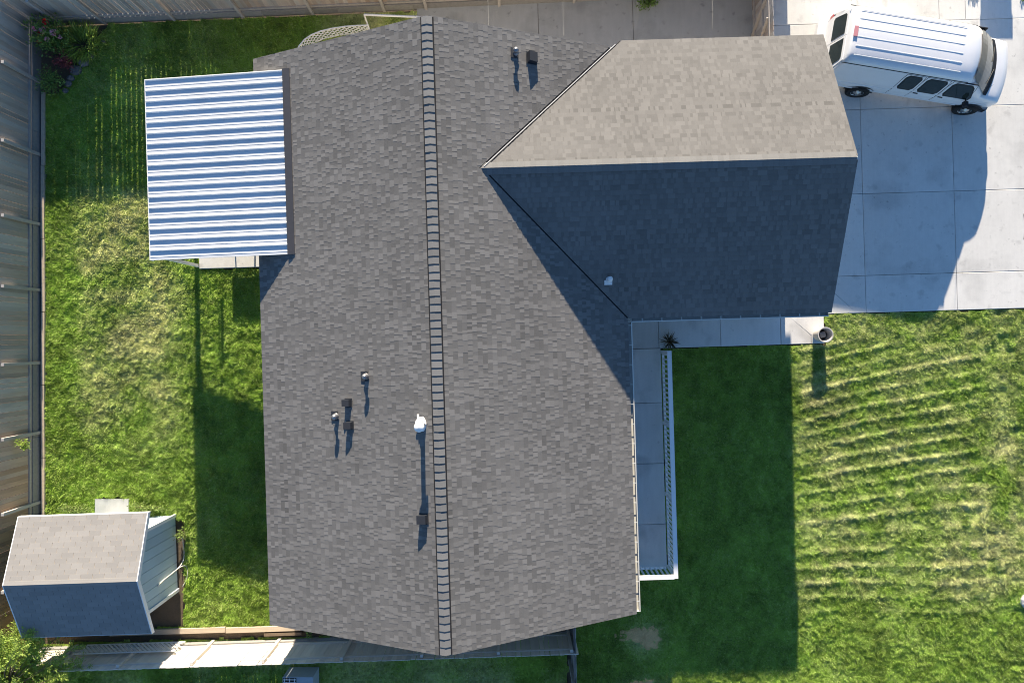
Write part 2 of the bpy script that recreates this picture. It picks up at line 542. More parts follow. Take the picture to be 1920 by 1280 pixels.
def d_front(x, y):
    r = rows(x, y); k = rowness(x, y)
    t = saw(r, .47)
    amp = .35 + .7 * vnoise(np.floor(r / .47) * 7.3, x * .16, 1.0, 46)
    ridge = np.exp(-((t - .55) / .22) ** 2) * amp
    p = vnoise(x, y, .9, 51) * .5 + vnoise(x, y, .3, 52) * .5
    big = sstep(13.3, 15.2, x) * sstep(-8.4, -7.4, y) * (1 - sstep(-3.6, -2.6, y))
    bare = np.exp(-(((x - 4.25) / .62) ** 2 + ((y + 9.55) / .55) ** 2)) * .7 + np.exp(-(((x - 4.3) / .7) ** 2 + ((y + 11.3) / .45) ** 2)) * .7
    yard = sstep(8.6, 9.6, x) * (1 - (1 - sstep(-8.9, -8.1, y)) * .8)
    return np.clip((p * .66 - .06) * yard + ridge * k * p * 1.0 + big * (p - .25) * .75 + bare + (p - .5) * .25, 0, .95)


def dn_front(x, y):
    bare = np.exp(-(((x - 4.25) / .55) ** 2 + ((y + 9.55) / .5) ** 2)) + np.exp(-(((x - 4.3) / .6) ** 2 + ((y + 11.3) / .4) ** 2))
    return 1 - np.clip(bare, 0, .85)


CRK = MB()
kp = [(16.45, 4.1), (16.5, 3.7), (16.46, 3.3), (16.62, 2.9), (16.58, 2.5), (16.72, 2.0)]
for (a, b), (c, d) in zip(kp, kp[1:]):
    CRK.beam((a, b, .0405), (c, d, .0405), .012, .003)
CRK.build('crack', 'dark_metal', bpy.data.objects['driveway'])
lawn('front_lawn', [(2.0, -12.6), (18.6, -12.6), (18.6, 1.1)] + hp([(10.08, .56), (10.08, -.39), (4.78, -.39), (4.78, -7.42), (2.6, -7.42)]) + [(2.0, -7.0)], [],
     h_front, d_front, 2700, .062, 61, dens_fun=dn_front)
def bare_patch(cx, cy, rx, ry, seed):
    rg = np.random.default_rng(seed); m = MB(); n = 40; rings = 7; ph = rg.uniform(0, 6.28, 4); vs_ = []
    for i in range(rings + 1):
        for j in range(n):
            a = 2 * math.pi * j / n
            e = 1 + .30 * math.sin(2 * a + ph[3]) + .24 * math.sin(3 * a + ph[0]) + .15 * math.sin(5 * a + ph[1]) + .12 * math.sin(11 * a + ph[2])
            r = i / rings
            vs_.append((cx + rx * e * r * math.cos(a), cy + ry * e * r * math.sin(a), .052 - .055 * r * r + rg.normal(0, .006)))
    m.raw(vs_, [(i * n + j, (i + 1) * n + j, (i + 1) * n + (j + 1) % n, i * n + (j + 1) % n) for i in range(rings) for j in range(n)])
    m.build('bare_soil', 'bare_soil', smooth=True, kind='structure')


bare_patch(4.25, -9.5, .62, .56, 5)
bare_patch(4.3, -11.2, .7, .45, 6)
lawn('neighbour_lawn', [(-16.5, -12.6), (1.8, -12.6), (1.8, -9.3), (-16.5, -9.75)], [], lambda x, y: (vnoise(x, y, .25, 8) + vnoise(x, y, .1, 9) - .7) * .05,
     lambda x, y: vnoise(x, y, .8, 71) * .9 - .25, 1300, .075, 81, cell=.07)
# ------------------------------------------------------------------ house
SL = 0.4385
PHI = math.atan(SL)
ZE = 2.60
UE, UW, UR = 3.30, -7.10, -1.90
VS, VN = -7.80, 8.20
ZR = ZE + SL * (UE - UR)
WV0, WV1, WVR = 0.57, 8.43, 4.50
WUE = 9.07
WZR = ZE + SL * (WV1 - WVR)
WU0 = UE - (WVR - WV0)                      # where the garage ridge meets the main slope


def roof_z(u, v):
    z = ZE + SL * min(UE - u, u - UW)
    if u > WU0 and WV0 <= v <= WV1:
        z = max(z, ZE + SL * min(v - WV0, WV1 - v))
    return z


house = thing('house', hw(0, 0, 0), 'grey shingled gable roofed house with garage wing in the middle of the lot', 'house')

wl = MB()
for (u0, u1, v0, v1) in ((-6.65, 2.85, -7.4, 7.8), (2.85, 8.75, 1.0, 8.0)):
    wl.prism([hw(u0, v0, 0), hw(u1, v0, 0), hw(u1, v1, 0), hw(u0, v1, 0)], (0, 0, ZE + .05))
for v0 in (-7.4, 7.68):                      # gable ends of the main block
    wl.prism([hw(-6.65, v0, ZE + .04), hw(2.85, v0, ZE + .04), hw(UR, v0, ZR - .18)], VX * .12)
wl.prism([hw(8.63, 1.0, ZE + .04), hw(8.63, 8.0, ZE + .04), hw(8.63, WVR, WZR - .18)], UX * .12)
wall = wl.build('wall', 'house_siding', house)

gd = MB(); gd.prism([hw(8.76, 2.0, .05), hw(8.76, 7.0, .05), hw(8.76, 7.0, 2.2), hw(8.76, 2.0, 2.2)], UX * .04)
garage = gd.build('garage_door', 'white_paint', house)
for k in range(4):
    for j in range(4):
        pb = MB(); a = 2.1 + j * 1.22; b = .12 + k * .52
        pb.prism([hw(8.80, a, b), hw(8.80, a + 1.1, b), hw(8.80, a + 1.1, b + .44), hw(8.80, a, b + .44)], UX * .02)
        pb.build('door_panel', 'white_paint', garage)
fd = MB(); fd.prism([hw(2.86, -1.6, .1), hw(2.86, -.7, .1), hw(2.86, -.7, 2.1), hw(2.86, -1.6, 2.1)], UX * .04); fd.build('front_door', 'white_paint', house)
for va in (-6.4, -4.0):
    wn = MB(); wn.prism([hw(2.86, va, .9), hw(2.86, va + 1.4, .9), hw(2.86, va + 1.4, 2.0), hw(2.86, va, 2.0)], UX * .05); wf = wn.build('window', 'white_paint', house)
    for k in range(2):
        pn = MB(); a = va + .07 + k * .66; pn.prism([hw(2.912, a, .97), hw(2.912, a + .6, .97), hw(2.912, a + .6, 1.93), hw(2.912, a, 1.93)], UX * .006); pn.build('pane', 'car_glass', wf)

# roof decks
rf = MB()
dz = Vector((0, 0, -.13))
for (ua, ub) in ((UE, UR), (UW, UR)):
    za, zb = ZE, ZR
    rf.prism([hw(ua, VS, za), hw(ua, VN, za), hw(ub, VN, zb), hw(ub, VS, zb)], dz)
rf2 = MB()
for (va, vb) in ((WV1, WVR), (WV0, WVR)):
    rf2.prism([hw(UE, va, ZE), hw(WUE, va, ZE), hw(WUE, vb, WZR), hw(WU0, vb, WZR)], dz)
roof = rf.build('roof', 'underlay', house)
groof = rf2.build('garage_roof', 'underlay', house)
# pale rake and eave boards under the roof edge
def fascia_board(q, d):
    t_ = MB(); t_.prism(q, d); t_.build('fascia', 'cream_paint', house)


for v0, sgn in ((VS, -1), (VN, 1)):
    for ua in (UE, UW):
        fascia_board([hw(ua, v0, ZE - .005), hw(UR, v0, ZR - .005), hw(UR, v0, ZR - .19), hw(ua, v0, ZE - .19)], VX * (.02 * sgn))
for va in (WV0, WV1):
    fascia_board([hw(WUE, va, ZE - .005), hw(WUE, WVR, WZR - .005), hw(WUE, WVR, WZR - .19), hw(WUE, va, ZE - .19)], UX * .02)
fascia_board([hw(UW, VS, ZE - .005), hw(UW, VN, ZE - .005), hw(UW, VN, ZE - .19), hw(UW, VS, ZE - .19)], UX * -.02)
fascia_board([hw(UE + .1, WV1, ZE - .005), hw(WUE, WV1, ZE - .005), hw(WUE, WV1, ZE - .19), hw(UE + .1, WV1, ZE - .19)], VX * .02)

# shingles: courses of laminated tabs, real thickness, clipped at the valleys
EXPO = 0.135
TABW = (0.065, 0.09, 0.12, 0.17)
TABW2 = (0.09, 0.13, 0.18, 0.25)
cth = math.cos(PHI); sth = math.sin(PHI)


def plane(kind):
    """origin, along, up-slope, clip list (a,b,c) alternatives in (s,t)"""
    if kind == 'E':
        o, a, b = hw(UE, 0, ZE), VX, (-UX * cth + Vector((0, 0, sth)))
        L = (UE - UR) / cth - .10
        base = [(1, 0, VS - .035), (-1, 0, -VN - .035), (0, 1, -.02), (0, -1, -L)]
        # outside the garage wing: 4.5 - v >= u - WU0 (south) or v - 4.5 >= u - WU0 (north); u = UE - t cos
        south = [(-1, cth, UE - WU0 - WVR + .03), (-1, 0, -WVR)]
        north = [(1, cth, UE - WU0 + WVR + .09), (1, 0, WVR)]
        return o, a, b, [base + south, base + north], (VS - .035, VN + .035), L
    if kind == 'W':
        o, a, b = hw(UW, 0, ZE), VX, (UX * cth + Vector((0, 0, sth)))
        L = (UR - UW) / cth - .10
        return o, a, b, [[(1, 0, VS - .035), (-1, 0, -VN - .035), (0, 1, -.02), (0, -1, -L)]], (VS - .035, VN + .035), L
    if kind == 'N':
        o, a, b = hw(0, WV1, ZE), UX, (-VX * cth + Vector((0, 0, sth)))
        L = (WV1 - WVR) / cth - .06
        return o, a, b, [[(1, cth, UE + .055), (-1, 0, -WUE - .035), (0, 1, -.02), (0, -1, -L)]], (WU0, WUE + .035), L
    o, a, b = hw(0, WV0, ZE), UX, (VX * cth + Vector((0, 0, sth)))
    L = (WVR - WV0) / cth - .06
    return o, a, b, [[(1, cth, UE + .03), (-1, 0, -WUE - .035), (0, 1, -.02), (0, -1, -L)]], (WU0, WUE + .035), L


tab_meshes = {}


def tab_mesh(wd, shq, flip=False):
    k = (wd, shq, flip)
    if k not in tab_meshes:
        m = MB(); L = EXPO
        ha, hb = .0024, .0006                    # end lifted at s=0, pressed down at the other
        top = [(0, 0, .0095 + ha), (wd, 0, .0095 + hb), (wd, L, .002 + hb), (0, L, .002 + ha)]
        if flip:
            top = [(0, 0, .0095 + hb), (wd, 0, .0095 + ha), (wd, L, .002 + ha), (0, L, .002 + hb)]
        bot = [(0, 0, 0), (wd, 0, 0), (wd, L, 0), (0, L, 0)]
        m.raw(top + bot, [(0, 1, 2, 3), (4, 5, 1, 0), (5, 6, 2, 1), (6, 7, 3, 2), (7, 4, 0, 3)], 0, shq)
        tab_meshes[k] = m.mesh('shingle', 'shingle')
    return tab_meshes[k]


singles = []
rest = {'roof': MB(), 'garage': MB()}
camv = Vector((0, 0, CAM_H))
for kind in 'EWNS':
    O, A, B, zones, (s0, s1), L = plane(kind)
    Nn = A.cross(B)
    if Nn.z < 0:
        Nn = -Nn
    mb = rest['roof' if kind in 'EW' else 'garage']

    def put(poly, tj, h0, h1, sh, s_=None, w_=1.0):
        def H(t, s):
            e = 0.0 if s_ is None else .0024 - .0018 * (s - s_) / w_
            return h0 + (h1 - h0) * min(max((t - tj) / EXPO, 0), 1.2) + e
        top = [O + A * s + B * t + Nn * H(t, s) for s, t in poly]
        bot = [O + A * s + B * t for s, t in poly]
        n = len(poly)
        mb.raw(top + bot, [tuple(range(n))] + [(n + i, n + (i + 1) % n, (i + 1) % n, i) for i in range(n)], 0, sh)
    nc = int(L / EXPO) + 1
    vq = 1.0 if kind in 'EW' else .6
    for j in range(nc):
        tj = j * EXPO - .015
        co_ = random.gauss(0, .16)              # each course from its own bundle
        # backing strip in pieces of differing granule blend
        s = s0 - random.uniform(0, .8)
        while s < s1:
            wd = random.uniform(.25, .95)
            for z in zones:
                p = [(s, tj), (s + wd, tj), (s + wd, tj + EXPO + .012), (s, tj + EXPO + .012)]
                for c in z:
                    p = clip(p, *c) if p else p
                if p:
                    put(p, tj, .0095, .002, random.gauss(-.35, .20) * vq + co_)
            s += wd
        s = s0 - random.uniform(0, .3)
        while s < s1:
            wd = random.choice(TABW if kind in 'EW' else TABW2)
            shq = random.choice((.1, .35, .6, .9)) * vq
            full = [(s, tj), (s + wd, tj), (s + wd, tj + EXPO), (s, tj + EXPO)]
            for z in zones:
                p = full
                for c in z:
                    p = clip(p, *c) if p else p
                if not p:
                    continue
                whole = len(p) == 4 and all(abs(p[i][0] - full[i][0]) + abs(p[i][1] - full[i][1]) < 1e-6 for i in range(4))
                ctr = O + A * (s + wd / 2) + B * (tj + EXPO / 2)
                if whole and kind in 'EWN' and abs(ctr.x) < 9 and abs(ctr.y) < 8:
                    d = camv - ctr
                    singles.append((wd * EXPO * Nn.dot(d.normalized()) / d.length_squared, kind, s, tj, wd, shq))
                else:
                    put(p, tj, .0095, .002, shq, s, wd)
            s += wd + random.choice((.03, .05, .08, .13, .19, .28))
singles.sort(reverse=True)
frames = {}
for n, (_, kind, s, tj, wd, shq) in enumerate(singles):
    if kind not in frames:
        O, A, B, *_r = plane(kind); Nn = A.cross(B)
        frames[kind] = (O, A, B, Nn if Nn.z > 0 else -Nn)
    O, A, B, Nn = frames[kind]
    if n < 300:
        p = O + A * s + B * tj
        A2, p2 = (A, p)
        if A.cross(B).z < 0:                 # keep the frame right-handed
            A2, p2 = -A, p + A * wd
        M = Matrix(((A2.x, B.x, Nn.x, p2.x), (A2.y, B.y, Nn.y, p2.y), (A2.z, B.z, Nn.z, p2.z), (0, 0, 0, 1)))
        link('shingle', tab_mesh(wd, shq, A.cross(B).z < 0), roof if kind in 'EW' else groof, M)
    else:
        mb = rest['roof' if kind in 'EW' else 'garage']
        poly = [(s, tj), (s + wd, tj), (s + wd, tj + EXPO), (s, tj + EXPO)]
        top = [O + A * a + B * t + Nn * ((.0095 if t < tj + .01 else .002) + (.0024 if a < s + .001 else .0006)) for a, t in poly]
        bot = [O + A * a + B * t for a, t in poly]
        mb.raw(top + bot, [(0, 1, 2, 3)] + [(4 + i, 4 + (i + 1) % 4, (i + 1) % 4, i) for i in range(4)], 0, shq)
rest['roof'].build('shingles', 'shingle', roof, kind='stuff')
rest['garage'].build('shingles', 'shingle', groof, kind='stuff')

# ridge vent with caps on the main ridge, plain caps on the garage ridge
rv = MB()
hwid = .135
rv.prism([hw(UR - hwid - .032, VS, ZR - .09), hw(UR - hwid - .032, VS, ZR - .034), hw(UR, VS, ZR + .032), hw(UR + hwid + .032, VS, ZR - .034), hw(UR + hwid + .032, VS, ZR - .09)], VX * (VN - VS))
rv.build('ridge_vent', 'underlay', roof)


def cap_mesh(half, ln, lift0, lift1, drop, th, shq):
    m = MB()
    pr = [(-half, -drop), (0, 0), (half, -drop)]
    top0 = [(x, 0, z + lift0) for x, z in pr]; top1 = [(x, ln, z + lift1) for x, z in pr]
    b0 = [(x, 0, z + lift0 - th) for x, z in pr]; b1 = [(x, ln, z + lift1 - th) for x, z in pr]
    m.raw(top0 + top1 + b0 + b1, [(0, 1, 4, 3), (1, 2, 5, 4), (6, 7, 1, 0), (7, 8, 2, 1), (3, 4, 10, 9), (4, 5, 11, 10), (0, 3, 9, 6), (2, 8, 11, 5)], 0, shq)
    return m.mesh('ridge_cap', 'shingle_cap')


caps = [cap_mesh(hwid, .205, .057, .040, .058, .016, q) for q in (-.5, -.1, .2, .5)]
nc = int((VN - VS) / .2)
st = (VN - VS) / nc
for k in range(nc):
    p = hw(UR + random.uniform(-.004, .004), VS + k * st, ZR)
    M = Matrix.Translation(p) @ Matrix.Rotation(TH + random.uniform(-.012, .012), 4, 'Z')
    link('ridge_cap', random.choice(caps), roof, M)
caps2 = [cap_mesh(.165, .15, .036, .026, .165 * SL, .008, q) for q in (-.25, 0, .25)]
k = 0
u = WU0 - .05
while u < WUE - .12:
    M = Matrix.Translation(hw(u + .15, WVR, WZR)) @ Matrix.Rotation(TH + math.pi / 2, 4, 'Z')
    link('ridge_cap', random.choice(caps2), groof, M)
    u += .143
# valley flashing on the north valley
vf = MB()
a, b = hw(WU0 + .05, WVR + .05, WZR), hw(UE - .12, WV1 - .12, ZE + .05)
sd = (UX - VX).normalized()
vf.obox((a + b) / 2 + Vector((0, 0, .024)) + sd * -.005, (b - a) / 2, sd * .010, Vector((0, 0, .008)))
vf.build('valley_flashing', 'valley_metal', groof)

# gutters with hangers


def gutter(p0, p1, outw, z, name='gutter', step=.56):
    m = MB(); d = p1 - p0; L = d.length; dn = d.normalized(); up = Vector((0, 0, 1)); ow = Vector(outw)
    m.obox((p0 + p1) / 2 + ow * .055 + up * (z - .1), d / 2, ow * .055, up * .006)
    m.obox((p0 + p1) / 2 + ow * .112 + up * (z - .045), d / 2, ow * .006, up * .062)
    m.obox((p0 + p1) / 2 + ow * .108 + up * (z + .018), d / 2, ow * .014, up * .006)
    for e in (p0, p1):
        m.obox(e + ow * .058 + up * (z - .05), dn * .004, ow * .056, up * .05)
    g_ = m.build(name, 'gutter_paint', house)
    bk = MB(); bk.box(-.012, .012, 0, .11, 0, .008); bm = bk.mesh('gutter_hanger', 'gutter_paint')
    ang = math.atan2(-ow.x, ow.y)
    k = .3
    while k < L:
        link('gutter_hanger', bm, g_, Matrix.Translation(p0 + dn * k + up * (z + .012)) @ Matrix.Rotation(ang, 4, 'Z'))
        k += step
    return g_


gutter(hw(UE + .005, VS + .02), hw(UE + .005, WV0 - .12), UX, ZE - .03)
gutter(hw(UE + .12, WV0 - .005), hw(WUE - .05, WV0 - .005), -VX, ZE - .03)

# roof penetrations


def pipe_vent(u, v, h, label=None, white=False):
    z = roof_z(u, v); m = MB(); c = hw(u, v, z)
    mm = 'white_paint' if white else 'vent_metal'
    m.lathe([(.038, -.05), (.038, h), (.0, h)], c, n=14)
    p = m.build('vent_pipe', 'galv' if not white else mm, house, smooth=False)
    t = MB()
    t.lathe([(.085, h * .38 - .02), (.05, h * .38 + .03)], c, n=18)
    t.lathe([(.0, h + .075), (.05, h + .055), (.075, h + .02), (.075, h - .025), (.04, h - .03)], c, n=18)
    t.build('vent_cap', mm if white else 'galv', p, smooth=True)
    f = MB()
    # flashing plate lies on the slope
    main = not (u > WU0 and WV0 <= v <= WV1 and roof_z(u, v) > ZE + SL * min(UE - u, u - UW) + 1e-6)
    if main:
        sx = (UX * cth + Vector((0, 0, sth * (1 if u < UR else -1)))); sy = VX
    else:
        sx = UX; sy = (VX * cth + Vector((0, 0, sth * (1 if v < WVR else -1))))
    nn = sx.cross(sy)
    if white:
        f.obox(c + nn * .026 - sy * .06, sx * .11, sy * .07, nn * .004)
    else:
        f.obox(c + nn * .026 - sx * .05, sx * .11, sy * .13, nn * .004)
    f.build('flashing', mm if white else 'vent_metal', p)
    if label:
        p['label'] = label
    return p


def box_vent(u, v, label=None, s=.13):
    z = roof_z(u, v); c = hw(u, v, z); m = MB()
    sg = 1 if u < UR else -1
    sx = (UX * cth + Vector((0, 0, sth * sg))); sy = VX; nn = sx.cross(sy)
    m.obox(c + nn * .022, sx * (s + .03), sy * (s + .03), nn * .004)
    b = m.build('roof_vent', 'vent_metal', house)
    h = MB(); lo = c + nn * .03
    q = [lo - sx * s - sy * s, lo + sx * s - sy * s, lo + sx * s + sy * s, lo - sx * s + sy * s]
    hi = [q[0] + nn * .17, q[1] + nn * .10, q[2] + nn * .10, q[3] + nn * .17]
    h.raw(q + hi, [(4, 5, 6, 7), (0, 1, 5, 4), (1, 2, 6, 5), (2, 3, 7, 6), (3, 0, 4, 7)])
    h.build('vent_hood', 'vent_metal', b)
    if label:
        b['label'] = label


pipe_vent(.33, 7.62, .22, 'metal vent pipe beside the box vent near the north gable')
box_vent(.74, 7.55, 'dark box vent near the north gable')
pipe_vent(-3.86, -.80, .22, 'upper metal vent pipe on the west slope')
pipe_vent(-4.78, -1.86, .24, 'lower metal vent pipe on the west slope')
box_vent(-4.40, -1.50, 'upper of the two small dark box vents', s=.088)
box_vent(-4.37, -2.10, 'lower of the two small dark box vents', s=.088)
box_vent(-2.36, -4.42, 'dark box vent beside the ridge', s=.108)
pipe_vent(2.72, 1.62, .36, 'white vent pipe on the shaded garage slope', white=True)
# white flue near the ridge
fz = roof_z(-2.33, -2.02); c = hw(-2.33, -2.02, fz); m = MB()
m.lathe([(.06, -.05), (.06, .62)], c, n=20)
fl = m.build('flue_pipe', 'white_vinyl', house, smooth=True); fl['label'] = 'white flue pipe beside the ridge'
m = MB(); m.lathe([(.0, .70), (.10, .69), (.125, .66), (.125, .56), (.06, .55)], c, n=24); m.build('flue_cap', 'white_vinyl', fl, smooth=True)
m = MB(); m.lathe([(.19, .025), (.11, .05), (.075, .14)], c, n=24); m.obox(c + hw(-.09, .2, .12), UX * .025, VX * .06, Vector((0, 0, .02))); m.build('flashing', 'white_vinyl', fl)

# ------------------------------------------------------------------ porch railing
rl = thing('porch_railing', hw(4.83, -4, .07), 'white vinyl porch railing with square balusters along the front porch', 'railing')


def rail_run(p0, p1, first, last):
    d = (p1 - p0); L = d.length; dn = d.normalized(); sd = Vector((-dn.y, dn.x, 0)); up = Vector((0, 0, 1))
    m = MB(); m.obox((p0 + p1) / 2 + up * 1.06, d / 2 + dn * .05, sd * .066, up * .024); m.build('top_rail', 'white_vinyl', rl)
    m = MB(); m.obox((p0 + p1) / 2 + up * .98, d / 2, sd * .02, up * .03); m.build('under_rail', 'white_vinyl', rl)
    m = MB(); m.obox((p0 + p1) / 2 + up * .19, d / 2, sd * .034, up * .035); m.build('bottom_rail', 'white_vinyl', rl)
    bm = MB(); bm.box(-.024, .024, -.024, .024, .22, .96); me = bm.mesh('baluster', 'white_vinyl')
    n = int(L / .148)
    for k in range(n):
        p = p0 + dn * (k + .5) * L / n
        link('baluster', me, rl, Matrix.Translation(p) @ Matrix.Rotation(math.atan2(dn.y, dn.x), 4, 'Z'))
    for q in ([p0] if first else []) + ([p1] if last else []) + ([p0 + d * .33, p0 + d * .66] if L > 4 else []):
        m = MB(); m.obox(q + up * .53, dn * .05, sd * .05, up * .47); m.build('post', 'white_vinyl', rl)


rail_run(hw(4.80, -.48, .05), hw(4.80, -7.34, .05), True, True)
rail_run(hw(4.70, -7.34, .048), hw(2.9, -7.34, .048), False, True)

# ------------------------------------------------------------------ metal patio cover
CU0, CU1, CV0, CV1 = -10.17, -6.13, 2.60, 7.72
CZ0, CZ1 = 2.66, 3.06
pc = thing('patio_cover', hw(-8.1, 5.1, 0), 'white ribbed metal patio cover reaching from the west eave over the back lawn', 'patio cover')
per = (CV1 - CV0) / 17
prof = [(0, 0), (.022, .036), (.042, .036), (.064, 0), (.205, 0), (.210, .006), (.222, .006), (.227, 0), (per, 0)]
slope = Vector((CU1 - CU0, 0, CZ1 - CZ0))
for k in range(17):
    m = MB()
    for i in range(len(prof) - 1):
        (a, za), (b, zb) = prof[i], prof[i + 1]
        va, vb = CV1 - k * per - a, CV1 - k * per - b
        m.face([hw(CU0, va, CZ0 + za), hw(CU0, vb, CZ0 + zb), hw(CU1, vb, CZ1 + zb), hw(CU1, va, CZ1 + za)], 0, random.uniform(-1, 1))
    m.build('roof_pan', 'cover_metal', pc)
m = MB(); m.obox(hw(CU0 + .0, (CV0 + CV1) / 2, CZ0 - .08), UX * .025, VX * (CV1 - CV0) / 2, Vector((0, 0, .078))); m.build('gutter', 'white_vinyl', pc)
for v in (CV0 + .02, CV1 - .02):
    m = MB(); m.prism([hw(CU0 + .03, v, CZ0 - .005), hw(CU1, v, CZ1 - .005), hw(CU1, v, CZ1 - .17), hw(CU0 + .03, v, CZ0 - .17)], VX * (.03 if v < 5 else -.03)); m.build('side_fascia', 'white_vinyl', pc)
m = MB(); m.obox(hw(-9.9, (CV0 + CV1) / 2, CZ0 - .20), UX * .05, VX * (CV1 - CV0 - .2) / 2, Vector((0, 0, .1))); m.build('beam', 'white_vinyl', pc)
for v in (CV0 + .13, 5.1, CV1 - .13):
    m = MB(); m.obox(hw(-10.02, v, 1.29), UX * .045, VX * .045, Vector((0, 0, 1.29))); m.build('post', 'white_vinyl', pc)
for v, s in ((CV0 + .13, 1), (CV1 - .13, -1)):
    m = MB(); m.beam(hw(-10.02, v, 1.75), hw(-9.98, v + s * .0, 2.4) + UX * -.12, .05, .03); m.build('bracket', 'white_vinyl', pc)
m = MB()
m.prism([hw(CU1 - .01, CV0 - .01, CZ1 + .05), hw(CU1 - .01, CV1 + .01, CZ1 + .05), hw(CU1 + .20, CV1 + .01, roof_z(CU1 + .2, 5) + .03), hw(CU1 + .20, CV0 - .01, roof_z(CU1 + .2, 5) + .03)], (0, 0, -.07))
m.build('riser_flashing', 'dark_metal', pc)

# a grill and a wind chime under the cover: seen by their shadows on the lawn
gr = thing('barbecue_grill', hw(-8.45, 4.25, .11), 'covered barbecue grill standing under the ribbed patio cover', 'grill')
m = MB(); m.obox(hw(-8.45, 4.25, .79), UX * .45, VX * .25, Vector((0, 0, .14))); m.build('firebox', 'black_plastic', gr)
for du in (-.36, .36):
    for dv in (-.2, .2):
        m = MB(); m.tube([hw(-8.45 + du, 4.25 + dv, .11), hw(-8.45 + du * .8, 4.25 + dv, .66)], .016, 8); m.build('leg', 'black_plastic', gr)
wc = thing('wind_chime', hw(-9.2, 5.2, 1.2), 'hanging metal wind chime under the ribbed patio cover', 'wind chime')
m = MB(); m.lathe([(0, 1.62), (.07, 1.62), (.07, 1.60), (0, 1.60)], hw(-9.28, 5.2, 0)); m.tube([hw(-9.28, 5.2, 1.6), hw(-9.28, 5.2, 2.72)], .006, 6); m.build('hanger', 'galv', wc)
for k in range(5):
    a = k * 1.257; q = hw(-9.28 + .065 * math.cos(a), 5.2 + .065 * math.sin(a), 0)
    m = MB(); m.tube([q + Vector((0, 0, 1.60)), q + Vector((0, 0, 1.0 + .06 * k))], .024, 8); m.build('chime_tube', 'galv', wc)

# ------------------------------------------------------------------ fences
KICK = 0.34


def fence(name, p0, p1, top, label, face, gapf, post_at, brown=None, kick=KICK, bw=.136, post_side=1, rails=(.55, 1.45), mname='wood', parts_z0=None, postw=.09):
    """p0->p1 ground line, face: unit vector towards the side that carries posts and rails"""
    p0, p1, face = Vector(p0), Vector(p1), Vector(face)
    d = p1 - p0; L = d.length; dn = d.normalized(); up = Vector((0, 0, 1))
    root = thing(name, (p0 + p1) / 2, label, 'fence')
    z0 = kick + .01 if kick else .04
    variants = {}
    k = 0; s = 0.0
    ang = math.atan2(dn.y, dn.x)
    while s < L:
        g_ = gapf(s); wq = bw
        q = random.randrange(5); dh = random.choice((-.012, 0, .008))
        br = brown(s) if brown else 0.0
        brq = round(min(max(br + random.uniform(-.1, .3), 0), 1) * 4) / 4
        key = (q, dh, brq)
        if key not in variants:
            m = MB(); m.box(0, bw, -.009, .009, z0, top + dh, 0, (-.9, -.45, 0, .4, .8)[q])
            variants[key] = m.mesh('board', mname, attrs={'brown': [brq] * len(m.f)})
        tilt = random.gauss(0, .004)
        link('board', variants[key], root, Matrix.Translation(p0 + dn * s) @ Matrix.Rotation(ang, 4, 'Z') @ Matrix.Rotation(tilt, 4, 'Y') @ Matrix.Rotation(random.gauss(0, .02), 4, 'Z'))
        s += bw + g_
    for zr in rails:
        m = MB(); m.obox((p0 + p1) / 2 + face * .032 + up * zr, d / 2, face * .019, up * .042, 0, random.uniform(-.3, .3)); m.build('rail', mname, root, attrs={'brown': [0.0] * 6})
    for s in post_at:
        m = MB(); m.obox(p0 + dn * s + face * .075 + up * (top - .05) / 2, dn * postw / 2, face * postw / 2, up * (top - .05) / 2, 0, random.uniform(-.4, .5)); m.build('post', mname, root, attrs={'brown': [0.0] * 6})
    if kick:
        n = max(1, round(L / 2.4))
        for k in range(n):
            a, b = p0 + d * k / n, p0 + d * (k + 1) / n
            m = MB(); m.obox((a + b) / 2 + face * .05 + up * (kick / 2 - .02), (b - a) / 2 - dn * .004, face * .02, up * (kick / 2 + .02), 0, random.uniform(-.5, .5)); m.build('kick_board', 'wood_grey', root)
    return root


def gap_w(s):
    return random.choice((.004, .006, .008, .012, .016, .005))


fence('west_fence', (-15.27, 11.6, 0), (-15.27, -10.4, 0), 1.70, 'long weathered grey wooden fence along the west edge of the back lawn', (1, 0, 0), gap_w,
      [11.6 - (640 - y) * 22 / 1280 for y in (20, 155, 291, 421, 544, 680, 810, 940, 1075)], brown=lambda s: min(max((s - 13.5) / 4.5, 0), 1), rails=(.42,))  # southern boards tinted brown, painting in light bounced off the lawn
NFA, NFB = Vector((-15.2, 10.22, 0)), Vector((8.85, 11.30, 0))
ndn = (NFB - NFA).normalized()
fence('north_fence', NFA, NFB, 1.66, 'wooden plank fence with grey kick boards along the north edge of the back lawn', (ndn.y, -ndn.x, 0),
      lambda s: random.choice((.024, .03, .018, .022)) if 1.6 < s < 5.6 else .001, [.7, 2.1, 4.35, 6.55, 8.8, 11.1, 12.45, 14.8, 17.2, 19.6, 22.0], brown=lambda s: .15 if s > 5 else 0.0, rails=(.42,))
SFA, SFB = Vector((-15.2, -9.90, 0)), Vector((1.86, -9.33, 0))
sdn = (SFB - SFA).normalized()
fence('south_fence', SFA, SFB, 1.62, 'wooden plank fence along the south side, sunlit to the west and shaded behind the house', (-sdn.y, sdn.x, 0),
      lambda s: random.choice((.006, .009, .011, .004)), [1.2, 3.4, 5.6, 7.75, 10.1, 12.5, 14.8, 17.0], kick=.2, rails=(.3, 1.32), mname='wood_silver')
fence('corner_fence', (1.9, -8.3, 0), (1.95, -12.4, 0), 1.60, 'narrow wooden fence run seen end on between neighbour yard and front lawn', (-1, 0, 0),
      lambda s: .006, [.05, 1.0, 1.95, 2.95, 3.9], kick=0, rails=(.35, 1.4), mname='wood_grey', postw=.085)
GA, GB = Vector(hw(8.05, 11.5)), Vector(hw(8.05, 8.45))
